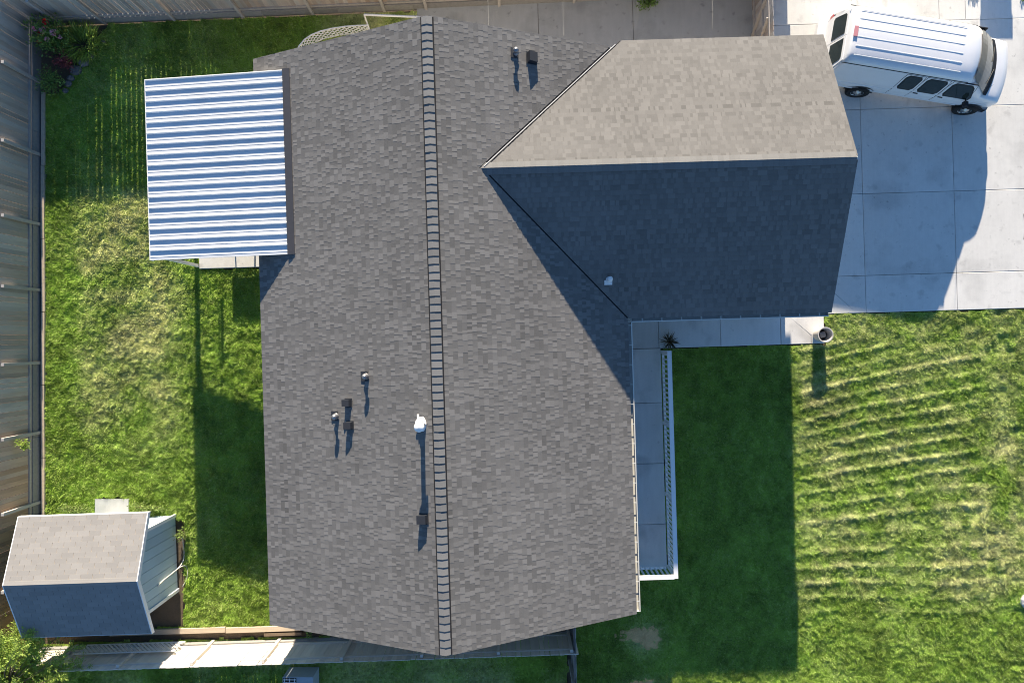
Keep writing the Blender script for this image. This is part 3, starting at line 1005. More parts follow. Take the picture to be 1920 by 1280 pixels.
gf = fence('side_gate', GA, GB, 1.72, 'wooden gate with diagonal braces between side yard pavement and driveway', (-1, 0, 0), lambda s: .003, [.02, 3.0], kick=0, rails=(.28, .95, 1.45))
gf['category'] = 'gate'
for (a, za, b, zb) in ((1.95, .1, 1.25, 1.5), (2.75, .1, 2.0, 1.45)):
    d = (GB - GA).normalized(); m = MB()
    m.beam(GA + d * a + Vector((-.06, 0, za)), GA + d * b + Vector((-.06, 0, zb)), .035, .09, up=(1, 0, 0)); m.build('brace', 'wood', gf)
m = MB(); m.tube([GA + (GB - GA).normalized() * 2.55 + Vector((-.09, 0, .0)), GA + (GB - GA).normalized() * 2.55 + Vector((-.09, 0, .42))], .02, 8); m.build('drop_bolt', 'black_plastic', gf)

# landscape timbers along the west fence and the south fence
y = 8.0
k = 0
while y > -6.0:
    ln = 2.35
    m = MB(); m.obox((-15.07 + random.uniform(-.012, .012), y - ln / 2, .03), (.055, 0, 0), (random.uniform(-.012, .012), ln / 2 - .01, 0), (0, 0, .055), 0, random.uniform(-.5, .5))
    o = m.build('landscape_timber', 'wood_pale')
    tag(o, ('first', 'second', 'third', 'fourth', 'fifth', 'sixth', 'seventh')[k] + ' landscape timber from the flower bed along the west fence foot', 'timber', 'timbers along the west fence')
    y -= ln; k += 1
for (x0, x1, yy, wd, lb) in ((-12.9, -9.2, -9.36, .16, 'sunlit landscape timber at the foot of the south fence near the shed'), (-9.18, -6.2, -9.26, .16, 'sunlit landscape timber at the foot of the south fence near the house corner'),
                             (-7.95, -6.75, -9.40, .09, 'short loose brown plank lying against the south fence')):
    m = MB(); a, b = Vector((x0, yy, .06)), Vector((x1, yy + (x1 - x0) * .033, .06)); m.beam(a, b, wd, .12, 0, random.uniform(-.3, .3))
    tag(m.build('landscape_timber' if wd > .1 else 'loose_plank', 'wood_pale' if wd > .1 else 'bark'), lb, 'timber')

# white lattice fixed along the foot of the south fence: crossing strips


def lattice(name, path, z0, z1, pitch, label, cat):
    """path: list of ground points; strips wrap along it"""
    P = [Vector(p) for p in path]; cum = [0]
    for i in range(1, len(P)):
        cum.append(cum[-1] + (P[i] - P[i - 1]).length)
    L = cum[-1]

    def at(s):
        s = min(max(s, 0), L)
        for i in range(1, len(P)):
            if s <= cum[i]:
                t = (s - cum[i - 1]) / (cum[i] - cum[i - 1]); d = (P[i] - P[i - 1]).normalized()
                return P[i - 1] + (P[i] - P[i - 1]) * t, Vector((-d.y, d.x, 0))
        return P[-1], Vector((0, 1, 0))
    root = thing(name, P[0], label, cat)
    H = z1 - z0; mb = [MB(), MB()]
    s = -H
    while s < L:
        for dirn in (0, 1):
            prev = None
            for q in range(7):
                t = q / 6; ss = s + H * (t if dirn == 0 else 1 - t)
                if 0 <= ss <= L:
                    p, nn = at(ss); p = p + Vector((0, 0, z0 + H * t)) + nn * (.006 if dirn else -.006)
                    if prev is not None:
                        mb[dirn].beam(prev, p, .036, .008, up=nn)
                    prev = p
        s += pitch
    for x in mb:
        x.build('lattice_strips', 'white_vinyl', root, kind='stuff')
    for zz in (z0, z1):
        e = MB()
        for i in range(1, len(P)):
            e.beam(P[i - 1] + Vector((0, 0, zz)), P[i] + Vector((0, 0, zz)), .03, .03)
        e.build('edge_strip', 'white_vinyl', root)


lattice('garden_lattice', [SFA + sdn * 1.6 + Vector((-sdn.y, sdn.x, 0)) * .14, SFA + sdn * 4.75 + Vector((-sdn.y, sdn.x, 0)) * .14], .15, .78, .15, 'white lattice panel leaning along the foot of the south fence', 'lattice')
arc = [(-6.78, 8.95, 0), (-6.7, 9.25, 0), (-6.52, 9.47, 0), (-6.3, 9.62, 0), (-6.0, 9.74, 0), (-5.65, 9.82, 0), (-5.25, 9.88, 0), (-4.85, 9.91, 0), (-4.5, 9.92, 0)]
lattice('lattice_edging', arc, .05, .56, .165, 'curved white lattice edging standing north of the house gable', 'lattice')
pf = thing('pipe_frame', (-4.6, 10.0, 0), 'white plastic pipe frame beside the curved lattice at the north gable', 'frame')
m = MB(); m.tube([(-4.6, 10.16, .75), (-2.66, 10.08, .75)], .034, 10); m.build('top_pipe', 'white_vinyl', pf, smooth=True)
for a, b in (((-4.6, 10.16, .75), (-4.5, 9.75, .0)), ((-2.66, 10.08, .75), (-2.6, 9.7, .0))):
    m = MB(); m.tube([a, b], .028, 10); m.build('leg', 'white_vinyl', pf, smooth=True)

# ------------------------------------------------------------------ shed
sh = thing('garden_shed', (-12.5, -6.8, 0), 'small blue grey garden shed with beige shingled gable roof in the southwest corner', 'shed')
ST = R(1.9)
SU, SV = Vector((math.cos(ST), math.sin(ST), 0)), Vector((-math.sin(ST), math.cos(ST), 0))
SOR = Vector((-10.80, -6.79, 0))                   # middle of the foot of the east wall


def sp(a, b, z):                                    # a east of the east wall, b north of the ridge line
    return SOR + SU * a + SV * b + Vector((0, 0, z))


SW, SLN = 1.2, 3.45
EAVE, RDG, OVH = 1.98, 2.66, .55
SS = (RDG - EAVE) / (SW + OVH)
m = MB(); m.prism([sp(-SLN, -SW, 0), sp(-.03, -SW, 0), sp(-.03, SW, 0), sp(-SLN, SW, 0)], (0, 0, EAVE + .1)); m.prism([sp(-.03, -SW, EAVE + .05), sp(-.03, SW, EAVE + .05), sp(-.03, 0, RDG - .1)], SU * -(SLN - .03)); wal = m.build('wall', 'siding', sh)
bw_ = .30
for k in range(8):
    b0, b1 = -SW + k * bw_ + .006, -SW + (k + 1) * bw_ - .006
    zt = lambda b: RDG - .085 - abs(b) * SS
    poly = [(b0, .05), (b1, .05), (b1, zt(b1)), (b0, zt(b0))]
    m = MB()
    top = [sp(.012, b, z) for b, z in poly]; bk = [sp(-.03, b, z) for b, z in poly]
    m.raw(top + bk, [(0, 1, 2, 3)] + [(4 + i, 4 + (i + 1) % 4, (i + 1) % 4, i) for i in range(4)], 0, random.uniform(-.6, .6))
    m.build('siding_board', 'siding', wal)
for b in (-SW, SW):
    m = MB(); m.obox(sp(.012, b, 1.0), SU * .03, SV * .05, Vector((0, 0, 1.0))); m.build('corner_trim', 'white_paint', sh)
m = MB(); m.prism([sp(-2.3, SW + .005, .06), sp(-1.2, SW + .005, .06), sp(-1.2, SW + .005, 1.85), sp(-2.3, SW + .005, 1.85)], SV * .03); dr = m.build('door', 'white_paint', sh)
m = MB(); m.obox(sp(-1.3, SW + .06, 1.0), SU * .015, SV * .02, Vector((0, 0, .07))); m.build('handle', 'black_plastic', dr)
A0, A1 = -SLN - .16, .17
rf = MB()
for sg in (1, -1):
    rf.prism([sp(A0, sg * (SW + OVH), EAVE), sp(A1, sg * (SW + OVH), EAVE), sp(A1, 0, RDG), sp(A0, 0, RDG)], (0, 0, -.06))
srf = rf.build('roof', 'wood_pale', sh)
ph = math.atan(SS); cph, sph = math.cos(ph), math.sin(ph)
Ls = (SW + OVH) / cph; ex = .150; tw = .335
stab = {}
for sg in (1, -1):
    Bs = (-SV * sg * cph + Vector((0, 0, sph))); As = SU if sg < 0 else -SU
    Nn = As.cross(Bs)
    for j in range(int(Ls / ex) + 1):
        t0 = j * ex - .01; t1 = min(t0 + ex + .005, Ls)
        if t1 - t0 < .03:
            continue
        a = A0 - (j % 2) * tw * .5 - random.uniform(0, .02)
        while a < A1:
            x0, x1 = max(a + .004, A0), min(a + tw - .004, A1)
            if x1 - x0 > .03:
                key = (round(x1 - x0, 3), round(t1 - t0, 3), random.randrange(4))
                if key not in stab:
                    mm = MB(); wd, lt = key[0], key[1]
                    mm.raw([(0, 0, .012), (wd, 0, .012), (wd, lt, .004), (0, lt, .004), (0, 0, 0), (wd, 0, 0), (wd, lt, 0), (0, lt, 0)], [(0, 1, 2, 3), (4, 5, 1, 0), (5, 6, 2, 1), (7, 4, 0, 3)], 0, (-.8, -.2, .3, .9)[key[2]])
                    stab[key] = mm.mesh('shingle', 'shed_shingle')
                o3 = sp(0, sg * (SW + OVH), EAVE) + (SU * x0 if sg < 0 else SU * x1) + Bs * t0
                M = Matrix(((As.x, Bs.x, Nn.x, o3.x), (As.y, Bs.y, Nn.y, o3.y), (As.z, Bs.z, Nn.z, o3.z), (0, 0, 0, 1)))
                link('shingle', stab[key], srf, M)
            a += tw
m = MB()
for sg in (1, -1):
    m.prism([sp(A0, 0, RDG + .018), sp(A1, 0, RDG + .018), sp(A1, sg * .1, RDG + .018 - .1 * SS), sp(A0, sg * .1, RDG + .018 - .1 * SS)], (0, 0, -.01))
m.build('ridge_cap', 'shed_shingle', srf)
for a in (A1, A0 - .025):
    for sg in (1, -1):
        m = MB(); m.prism([sp(a, sg * (SW + OVH + .03), EAVE + .01), sp(a, 0, RDG + .02), sp(a, 0, RDG - .13), sp(a, sg * (SW + OVH + .03), EAVE - .13)], SU * .025); m.build('rake_board', 'white_paint', srf)
for sg in (1, -1):
    m = MB(); m.prism([sp(A0, sg * (SW + OVH), EAVE + .0), sp(A1, sg * (SW + OVH), EAVE), sp(A1, sg * (SW + OVH), EAVE - .12), sp(A0, sg * (SW + OVH), EAVE - .12)], SV * (.03 * sg)); m.build('eave_board', 'white_paint', srf)

pd = MB(); a, b = (-13.4, -5.78), (-12.32, -5.06); pd.box(a[0], b[0], a[1], b[1], -.05, .07); tag(pd.build('concrete_step', 'concrete_dark'), 'pale concrete step on the lawn at the shed door', 'step')

# hose hung on the shed wall and trailing on the ground
m = MB(); pts = []
key = [(-10.60, -6.15, .12), (-10.58, -6.5, .03), (-10.56, -6.95, .03), (-10.62, -7.2, .25), (-10.74, -7.35, .85), (-10.745, -7.42, 1.22), (-10.74, -7.40, 1.28), (-10.735, -7.36, 1.2), (-10.70, -7.3, .7), (-10.6, -7.2, .2), (-10.5, -7.22, .03), (-10.44, -7.42, .03), (-10.5, -7.7, .03), (-10.62, -7.9, .03)]
K = [Vector(p) for p in key]
for i in range(len(K) - 1):
    p0, p1, p2, p3 = K[max(i - 1, 0)], K[i], K[i + 1], K[min(i + 2, len(K) - 1)]
    for q in range(6):
        t = q / 6
        pts.append(.5 * ((2 * p1) + (p2 - p0) * t + (2 * p0 - 5 * p1 + 4 * p2 - p3) * t * t + (3 * p1 - p0 - 3 * p2 + p3) * t ** 3))
m.tube(pts, .016, 7)
tag(m.build('garden_hose', 'hose', smooth=True), 'pale garden hose looped on the east wall of the shed', 'hose')

# ------------------------------------------------------------------ van


def build_van():
    ang = R(-9.35)
    # rear axle on the south side stands at (10.93, 7.91); body runs 1.15 m behind it
    hd = Vector((math.cos(ang), math.sin(ang), 0)); lf = Vector((-hd.y, hd.x, 0))
    org = Vector((10.93, 7.91, 0)) - hd * 1.15 + lf * 0.97
    root = thing('van', org, 'white full size van with ribbed roof parked on the driveway', 'van')
    M4 = Matrix(((hd.x, lf.x, 0, org.x), (hd.y, lf.y, 0, org.y), (0, 0, 1, .04), (0, 0, 0, 1)))

    def bld(mb, name, mats, parent=root, smooth=False):
        mb.v = [tuple(M4 @ Vector(p)) for p in mb.v]
        return mb.build(name, mats, parent, smooth)
    half = [(.0, .36), (.86, .36), (.93, .42), (.985, .55), (1.0, .74), (1.0, .93), (.99, 1.0), (1.0, 1.04), (.985, 1.12), (.94, 1.40), (.885, 1.70), (.865, 1.80), (.85, 1.84), (.815, 1.92), (.74, 1.985), (.60, 2.02), (.36, 2.045), (.12, 2.055), (0, 2.057)]
    BELT = 1.06

    def wz(z):
        for (y0, z0), (y1, z1) in zip(half[1:], half[2:]):
            if z0 <= z <= z1:
                return y0 + (y1 - y0) * (z - z0) / max(z1 - z0, 1e-6)
        return 1.0
    # stations: x, top height, width scale, bow of the nose, lower lift
    RO = -.22                                 # the long rear overhang
    stn = [(RO, 1.80, .955, 0, .06), (RO + .015, 1.93, .975, 0, .03), (RO + .05, 2.00, .99, 0, 0), (RO + .12, 2.04, 1.0, 0, 0), (RO + .3, 2.056, 1, 0, 0), (1.0, 2.057, 1, 0, 0), (2.0, 2.057, 1, 0, 0), (3.0, 2.057, 1, 0, 0), (3.42, 2.052, 1, .0, 0),
           (3.58, 2.03, 1, .03, 0), (3.67, 1.99, .998, .08, 0), (3.75, 1.92, .995, .12, 0), (3.99, 1.70, .99, .18, 0), (4.24, 1.46, .985, .22, 0), (4.40, 1.30, .98, .24, 0), (4.44, 1.245, .98, .24, 0), (4.6, 1.225, .975, .22, 0), (4.85, 1.18, .965, .19, 0), (5.02, 1.13, .95, .17, 0), (5.10, 1.06, .93, .16, .0), (5.13, .95, .92, .15, 0.02), (5.14, .75, .915, .15, .05)]
    def rake(z):
        return .20 * min(max((z - 1.0) / .95, 0), 1)
    ring = half + [(-y, z) for y, z in half[-2:0:-1]]
    mb = MB(); nr = len(ring)
    V = []
    for x, zt, ws, bow, ll in stn:
        k = (zt - BELT) / (2.057 - BELT)
        row = []
        for y, z in ring:
            yy = y * ws
            if z > BELT:
                z2 = BELT + (z - BELT) * k if zt > BELT else min(z, zt)
                # over the hood the sides stay wide
                if k < 1:
                    f = 1 - k
                    yy = yy * (1 + f * (.10 if abs(y) > .5 else 0))
                    yy = max(-ws * .985, min(ws * .985, yy))
            else:
                z2 = min(z, zt); z2 = max(z2, .36 + ll)
            xx = x + bow * (1 - (abs(yy) / 1.0) ** 2)
            if x < RO + .8:                   # the tail rakes forward above the belt line
                xx += rake(z2) * (1 - (x - RO) / .8)
            row.append((xx, yy, z2))
        V.append(row)
    for i in range(len(stn) - 1):
        for j in range(nr):
            mb.face([V[i][j], V[i][(j + 1) % nr], V[i + 1][(j + 1) % nr], V[i + 1][j]])
    mb.face(V[0]); mb.face(V[-1][::-1])
    # weld
    me_v, me_f, seen = [], [], {}
    for f in mb.f:
        nf = []
        for i in f:
            key_ = tuple(round(c, 5) for c in mb.v[i])
            if key_ not in seen:
                seen[key_] = len(me_v); me_v.append(key_)
            if not nf or nf[-1] != seen[key_]:
                nf.append(seen[key_])
        if len(nf) > 2 and nf[0] == nf[-1]:
            nf = nf[:-1]
        if len(set(nf)) >= 3:
            me_f.append(nf)
    b2 = MB(); b2.v = me_v; b2.f = me_f; b2.m = [0] * len(me_f); b2.sh = [0.0] * len(me_f)
    body = bld(b2, 'body', 'car_paint', smooth=True)
    try:
        body.data.set_sharp_from_angle(angle=R(32))
    except Exception:
        pass

    def side_patch(x0, x1, z0, z1, sg, off, name, mname, parent=root, lean=0.0, th=.0, rad=.07):
        """rounded patch following the flank"""
        m = MB(); nz = 6
        rows_ = []
        for q in range(nz + 1):
            t = q / nz; z = z0 + (z1 - z0) * t
            e = rad * (1 - math.sqrt(max(0, 1 - (max(0, abs(t - .5) * 2 - .7) / .3) ** 2)))
            xa, xb = x0 + e, x1 - e - lean * t
            yo = sg * (wz(z) + off)
            rows_.append([(xa + (xb - xa) * s_ / 4, yo, z) for s_ in range(5)])
        for q in range(nz):
            for s_ in range(4):
                m.face([rows_[q][s_], rows_[q][s_ + 1], rows_[q + 1][s_ + 1], rows_[q + 1][s_]])
        rim = rows_[0] + [r[-1] for r in rows_[1:]] + rows_[-1][::-1][1:] + [r[0] for r in rows_[::-1][1:]]
        for a_, b_ in zip(rim, rim[1:]):
            m.face([a_, b_, (b_[0], b_[1] - sg * .03, b_[2]), (a_[0], a_[1] - sg * .03, a_[2])])
        return bld(m, name, mname, parent, smooth=False)
    for sg in (-1, 1):
        dl = [(1.90, 2.49, 1.93, 2.46), (2.51, 3.25, 2.55, 3.22), (3.28, 4.30, 3.33, 4.30)]
        for n_, (x0, x1, wx0, wx1) in enumerate(dl):
            if sg > 0 and n_ < 2:
                continue
            ln = .16 if n_ == 2 else 0
            side_patch(x0 - .013, x1 + .013, .41, 1.80, sg, .004, 'door_gap', 'black_plastic', lean=ln * 1.6, rad=.03)
            d_ = side_patch(x0, x1, .42, 1.79, sg, .009, 'door', 'car_paint', lean=ln * 1.6, rad=.03)
            frm = side_patch(wx0 - .02 + .04, wx1 + .02 - .04, 1.07, 1.765, sg, .013, 'window_seal', 'black_plastic', d_, lean=ln * 2.0)
            side_patch(wx0 + .05, wx1 - .05, 1.10, 1.735, sg, .017, 'window', 'car_glass', d_, lean=ln * 2.0)
            if n_ > 0:
                h_ = MB(); h_.box(x0 + .06, x0 + .2, sg * 1.005 - .02, sg * 1.005 + .02, .955, .99); bld(h_, 'handle', 'black_plastic', d_)
        # drip rail and belt mouldings
        for z_, r_, mm, xx in ((1.835, .012, 'black_plastic', (-.1, 3.68)), (.90, .010, 'car_paint', (RO + .06, 4.9)), (.56, .012, 'car_paint', (RO + .1, 4.15))):
            t_ = MB(); t_.tube([(xx[0], sg * (wz(z_) + .004), z_), (xx[1], sg * (wz(z_) + .004), z_)], r_, 6); bld(t_, 'drip_rail' if z_ > 1.5 else 'side_moulding', mm)
        # wheels and arches
        for xa in (1.15, 4.60):
            a_ = MB(); arc_ = [(xa + .46 * math.cos(t), sg * (wz(min(max(.36 + .46 * math.sin(t), .42), .9)) + .012), max(.30, .36 + .46 * math.sin(t))) for t in np.linspace(-.1, math.pi + .1, 15)]
            a_.face(arc_); bld(a_, 'wheel_arch', 'black_plastic')
            wlp = MB(); ax = Vector((0, sg, 0)); c_ = Vector((xa, sg * .80, .345))
            wlp.lathe([(.20, .23), (.235, .245), (.30, .25), (.345, .235), (.365, .19), (.365, .03), (.34, 0), (.2, 0)], c_, ax, n=36); w_ = bld(wlp, 'wheel', 'rubber', smooth=True)
            rm = MB(); rm.lathe([(.205, .225), (.19, .205), (.13, .20), (.115, .235), (.07, .245), (.06, .265), (0, .27)], c_, ax, n=32); bld(rm, 'rim', 'rim', w_, smooth=True)
            for q in range(8):
                t = q * math.pi / 4; hb = MB(); cc = c_ + ax * .222 + Vector((math.cos(t), 0, math.sin(t))) * .155
                hb.obox(cc, Vector((.022, 0, 0)), Vector((0, .006, 0)), Vector((0, 0, .022))); bld(hb, 'rim_hole', 'black_plastic', w_)
        # mirrors
        mr = MB(); mr.tube([(4.16, sg * .98, 1.06), (4.15, sg * 1.10, 1.05)], .02, 8)
        mr.obox((4.15, sg * 1.15, 1.08), (.045, sg * .012, 0), (-.012, .07, 0), (0, 0, .09)); bld(mr, 'mirror', 'black_plastic')
        # lamps
        tl = MB(); tl.box(RO - .012, RO + .04, sg * .93 - .04, sg * .93 + .04, .78, .98); bld(tl, 'tail_light', 'red_lens')
        hl = MB(); hl.box(5.15, 5.20, sg * .66 - .15, sg * .66 + .15, .74, .92); bld(hl, 'headlight', 'clear_lens')
        il = MB(); il.box(5.10, 5.15, sg * .87 - .05, sg * .87 + .05, .74, .92); bld(il, 'turn_signal', 'amber_lens')
    # rear doors with windows
    for sg in (-1, 1):
        d_ = MB(); ZZ = (.46, 1.0, 1.4, 1.78); YY = (.87, .87, .82, .75)
        fr = [(RO - .016 + rake(z), sg * y, z) for z, y in zip(ZZ, YY)]; mi = [(RO - .016 + rake(z), sg * .012, z) for z in ZZ]
        fb_ = [(x + .06, y, z) for x, y, z in fr]; mb_ = [(x + .06, y, z) for x, y, z in mi]
        for q in range(3):
            d_.face([fr[q], fr[q + 1], mi[q + 1], mi[q]]); d_.face([fr[q], fb_[q], fb_[q + 1], fr[q + 1]]); d_.face([mi[q], mi[q + 1], mb_[q + 1], mb_[q]])
        d_.face([fr[3], fb_[3], mb_[3], mi[3]]); d_.face([fr[0], mi[0], mb_[0], fb_[0]])
        dd = bld(d_, 'rear_door', 'car_paint')
        w_ = MB(); w_.face([(RO - .026 + rake(z), sg * y, z) for y, z in ((.07, 1.10), (.70, 1.10), (.76, 1.15), (.745, 1.3), (.70, 1.64), (.64, 1.70), (.07, 1.70))]); bld(w_, 'window', 'car_glass', dd)
    bl = MB(); bl.obox((RO + .30, 0, 2.062), (.055, 0, .008), (0, .15, 0), (-.003, 0, .014)); bld(bl, 'brake_light', 'faded_lens')
    lp = MB(); lp.box(RO - .03, RO - .012, -.2, .2, .6, .74); bld(lp, 'licence_plate', 'clear_lens')
    # roof ribs
    for y_ in (-.66, -.40, -.135, .135, .40, .66):
        zt = 2.057 - .0 - (y_ * y_) * .075
        r_ = MB(); w0, h0 = .016, .0065
        for (a_, b_) in ((.14, 3.30),):
            r_.raw([(a_, y_ - w0, zt - .006), (a_, y_ + w0, zt - .006), (b_, y_ - w0, zt - .006), (b_, y_ + w0, zt - .006), (a_ + .05, y_ - w0 * .5, zt + h0), (a_ + .05, y_ + w0 * .5, zt + h0), (b_ - .05, y_ - w0 * .5, zt + h0), (b_ - .05, y_ + w0 * .5, zt + h0)],
                   [(4, 5, 7, 6), (0, 1, 5, 4), (2, 6, 7, 3), (0, 4, 6, 2), (1, 3, 7, 5)])
        bld(r_, 'roof_rib', 'car_paint')
    # windshield sits on the raked part of the body
    def rowat(x, zt, ws, bow, yl, dz):
        k = (zt - BELT) / (2.057 - BELT); out = []
        for q in range(13):
            yy = yl * (q / 6 - 1)
            e = 1 - (abs(yy) / 1.0) ** 2
            out.append((x + bow * e + .012, yy, zt - (abs(yy) / .9) ** 4 * .06 * k + dz))
        return out
    ws_ = MB(); A_ = [rowat(3.735, 1.925, 1, .115, .72, .018), rowat(3.99, 1.70, 1, .18, .77, .018), rowat(4.24, 1.46, 1, .22, .81, .018), rowat(4.37, 1.335, 1, .235, .83, .018)]
    for i in range(3):
        for j in range(12):
            ws_.face([A_[i][j], A_[i][j + 1], A_[i + 1][j + 1], A_[i + 1][j]])
    bld(ws_, 'windshield', 'windshield', smooth=True)
    cw = MB(); A_ = [rowat(4.37, 1.335, 1, .235, .83, .024), rowat(4.44, 1.255, 1, .24, .86, .022), rowat(4.55, 1.238, 1, .23, .86, .010)]
    for i in range(2):
        for j in range(12):
            cw.face([A_[i][j], A_[i][j + 1], A_[i + 1][j + 1], A_[i + 1][j]])
    bld(cw, 'cowl', 'black_plastic', smooth=True)
    for y0, y1 in ((.62, .1), (-.05, -.58)):
        wp = MB(); wp.tube([(4.50 + .22 * (1 - y0 * y0), y0, 1.285), (4.34 + .22 * (1 - y1 * y1), y1, 1.42)], .012, 6); bld(wp, 'wiper', 'black_plastic')
    # bumpers and grille
    bp = MB()
    prof_ = [(-.16, .70), (-.13, .92), (-.05, 1.0)]
    bp.raw([(RO - .27, -.86, .36), (RO - .27, .86, .36), (RO - .27, .86, .56), (RO - .27, -.86, .56), (RO - .17, -1.0, .36), (RO - .17, 1.0, .36), (RO - .17, 1.0, .56), (RO - .17, -1.0, .56), (RO + .02, -1.0, .36), (RO + .02, 1.0, .36), (RO + .02, 1.0, .56), (RO + .02, -1.0, .56)],
           [(0, 3, 2, 1), (3, 7, 6, 2), (7, 11, 10, 6), (0, 4, 7, 3), (4, 8, 11, 7), (1, 2, 6, 5), (5, 6, 10, 9), (0, 1, 5, 4), (4, 5, 9, 8)]); bld(bp, 'rear_bumper', 'car_paint')
    fb = MB(); pts_ = []
    for q in range(13):
        yy = 1.0 * (q / 6 - 1); pts_.append((5.06 + .20 * (1 - yy ** 2) + .06, yy))
    for (a_, b_) in zip(pts_, pts_[1:]):
        fb.raw([(a_[0], a_[1], .38), (b_[0], b_[1], .38), (b_[0], b_[1], .60), (a_[0], a_[1], .60), (a_[0] - .16, a_[1], .38), (b_[0] - .16, b_[1], .38), (b_[0] - .16, b_[1], .60), (a_[0] - .16, a_[1], .60)], [(0, 1, 2, 3), (3, 2, 6, 7), (0, 4, 5, 1)])
    bld(fb, 'front_bumper', 'galv', smooth=False)
    gl = MB(); gl.box(5.20, 5.285, -.48, .48, .72, .92); bld(gl, 'grille', 'black_plastic')
    an = MB(); an.tube([(4.5, -.82, 1.2), (4.35, -.84, 1.95)], .004, 5); bld(an, 'antenna', 'black_plastic')
    sw = MB(); sw.tube([(3.5 + .14 * math.cos(t), -.0, 1.3 + .14 * math.sin(t)) for t in np.linspace(0, 6.28, 9)], .012, 5)
    return root


build_van()

# ------------------------------------------------------------------ planter pot by the walk
pot = thing('planter_pot', hw(9.86, -.08, .05), 'round grey plastic planter pot standing at the end of the front walk', 'pot')
c = hw(9.86, -.08, .05); m = MB(); m.lathe([(.0, 0), (.19, 0), (.235, .44), (.245, .46), (.245, .50), (.215, .50), (.205, .46), (.17, .20)], c, n=36); m.build('shell', 'terracotta_grey', pot, smooth=False)
m = MB(); m.lathe([(.172, .20), (0, .205)], c, n=30); m.build('soil_fill', 'dark_soil', pot)
m = MB(); m.obox(c + Vector((.0, .0, .26)), Vector((.085, .02, 0)), Vector((-.02, .085, 0)), Vector((0, 0, .05))); m.build('nursery_pot', 'wood_grey', pot)

# ------------------------------------------------------------------ plants


def leaf_quads(C, D, Lx, W, rg):
    """diamond leaves: centres C, directions D (n,3), length, width"""
    n = len(C); D = D / np.linalg.norm(D, axis=1, keepdims=True)
    Q = rg.normal(size=(n, 3)); S = np.cross(D, Q); S /= np.linalg.norm(S, axis=1, keepdims=True) + 1e-9
    Nn = np.cross(S, D)
    Lx = np.asarray(Lx).reshape(-1, 1); W = np.asarray(W).reshape(-1, 1)
    a = C; b = C + D * Lx * .5 + S * W * .5 + Nn * Lx * .06; c_ = C + D * Lx; d_ = C + D * Lx * .5 - S * W * .5 + Nn * Lx * .06
    return np.stack([a, b, c_, d_], 1).reshape(-1, 3)


def leaf_obj(name, co, mname, parent, rg, sh_=None):
    n = len(co) // 4
    me = tri_mesh(name, co, np.arange(4 * n), np.full(n, 4), [mname], attrs={'shade': rg.normal(0, .45, n) if sh_ is None else sh_})
    return link(name, me, parent)


def shrub(name, loc, rx, ry, h, n, lsize, asp, mname, label, seed, up=.4, flowers=None, group=None, strap=False, cat='shrub'):
    rg = np.random.default_rng(seed); loc = np.array(loc, dtype=float)
    root = thing(name, Vector(loc), label, cat, group)
    nst = 14; st = MB(); tips = []
    for k in range(nst):
        a = rg.uniform(0, 6.28); r = math.sqrt(rg.random()) * .85; tip = loc + np.array([math.cos(a) * rx * r, math.sin(a) * ry * r, h * (1 - .5 * r * r) * rg.uniform(.75, 1.05)])
        mid = loc * .5 + tip * .5 + np.array([0, 0, h * .12])
        st.tube([loc + rg.normal(0, .03, 3) * [1, 1, 0], mid, tip], [.010, .007, .003], 5); tips.append(tip)
    st.build('stem', 'bark', root)
    tips = np.array(tips)
    if strap:
        a = rg.uniform(0, 6.28, n); r = np.sqrt(rg.random(n)) * .5
        C = loc + np.stack([np.cos(a) * rx * r, np.sin(a) * ry * r, rg.uniform(0, h * .3, n)], -1)
        D = np.stack([np.cos(a) * .8 + rg.normal(0, .3, n), np.sin(a) * .8 + rg.normal(0, .3, n), rg.uniform(.5, 1.3, n)], -1)
        co = leaf_quads(C, D, lsize * rg.uniform(.6, 1.3, n), lsize * asp, rg)
        tipz = co.reshape(-1, 4, 3); tipz[:, 2, 2] -= lsize * .25
        co = tipz.reshape(-1, 3)
    else:
        k = rg.integers(0, nst, n)
        t = rg.uniform(.35, 1.05, n).reshape(-1, 1)
        C = loc * (1 - t) + tips[k] * t + rg.normal(0, 1, (n, 3)) * np.array([rx, ry, h * .7]) * .17
        D = (C - loc) * .6 + rg.normal(0, .35, (n, 3)); D[:, 2] += up
        C[:, 2] = np.maximum(C[:, 2], .02)
        co = leaf_quads(C, D, lsize * rg.uniform(.6, 1.4, n), lsize * asp * rg.uniform(.7, 1.3, n), rg)
    leaf_obj('foliage', co, mname, root, rg)
    for (fx, fy, fz, fr, fm) in (flowers or []):
        nf = 26; v = rg.normal(size=(nf, 3)); v /= np.linalg.norm(v, axis=1, keepdims=True); v[:, 2] = np.abs(v[:, 2])
        C = np.array([loc[0] + fx, loc[1] + fy, loc[2] + fz]) + v * fr * .35
        leaf_obj('flower', leaf_quads(C, v, np.full(nf, fr * .8), np.full(nf, fr * .7), rg), fm, root, rg)
    return root


shrub('flowering_shrub', (-14.5, 9.5, 0), .85, .75, .95, 2400, .09, .5, 'leaf', 'flowering shrub with pink and red blooms in the northwest fence corner', 201,
      flowers=[(-.02, .12, .85, .12, 'petal_pink'), (-.12, .05, .80, .10, 'petal_red'), (.12, .35, .95, .10, 'petal_red'), (.3, .05, .85, .11, 'petal_pink'), (.4, -.02, .7, .07, 'petal_pink'), (-.3, .2, .8, .09, 'petal_pink'), (.1, -.15, .85, .08, 'petal_pink'), (-.2, -.2, .75, .08, 'petal_red')])
shrub('daylily_clump', (-13.75, 9.5, 0), 1.0, .75, .6, 900, .55, .05, 'leaf_bright', 'arching clump of strap leaved lilies beside the flowering shrub', 202, strap=True, cat='plant')
shrub('red_leaf_shrub', (-14.2, 8.98, 0), .42, .36, .6, 620, .08, .45, 'leaf_red', 'dark red leaved shrub in the northwest bed', 203)
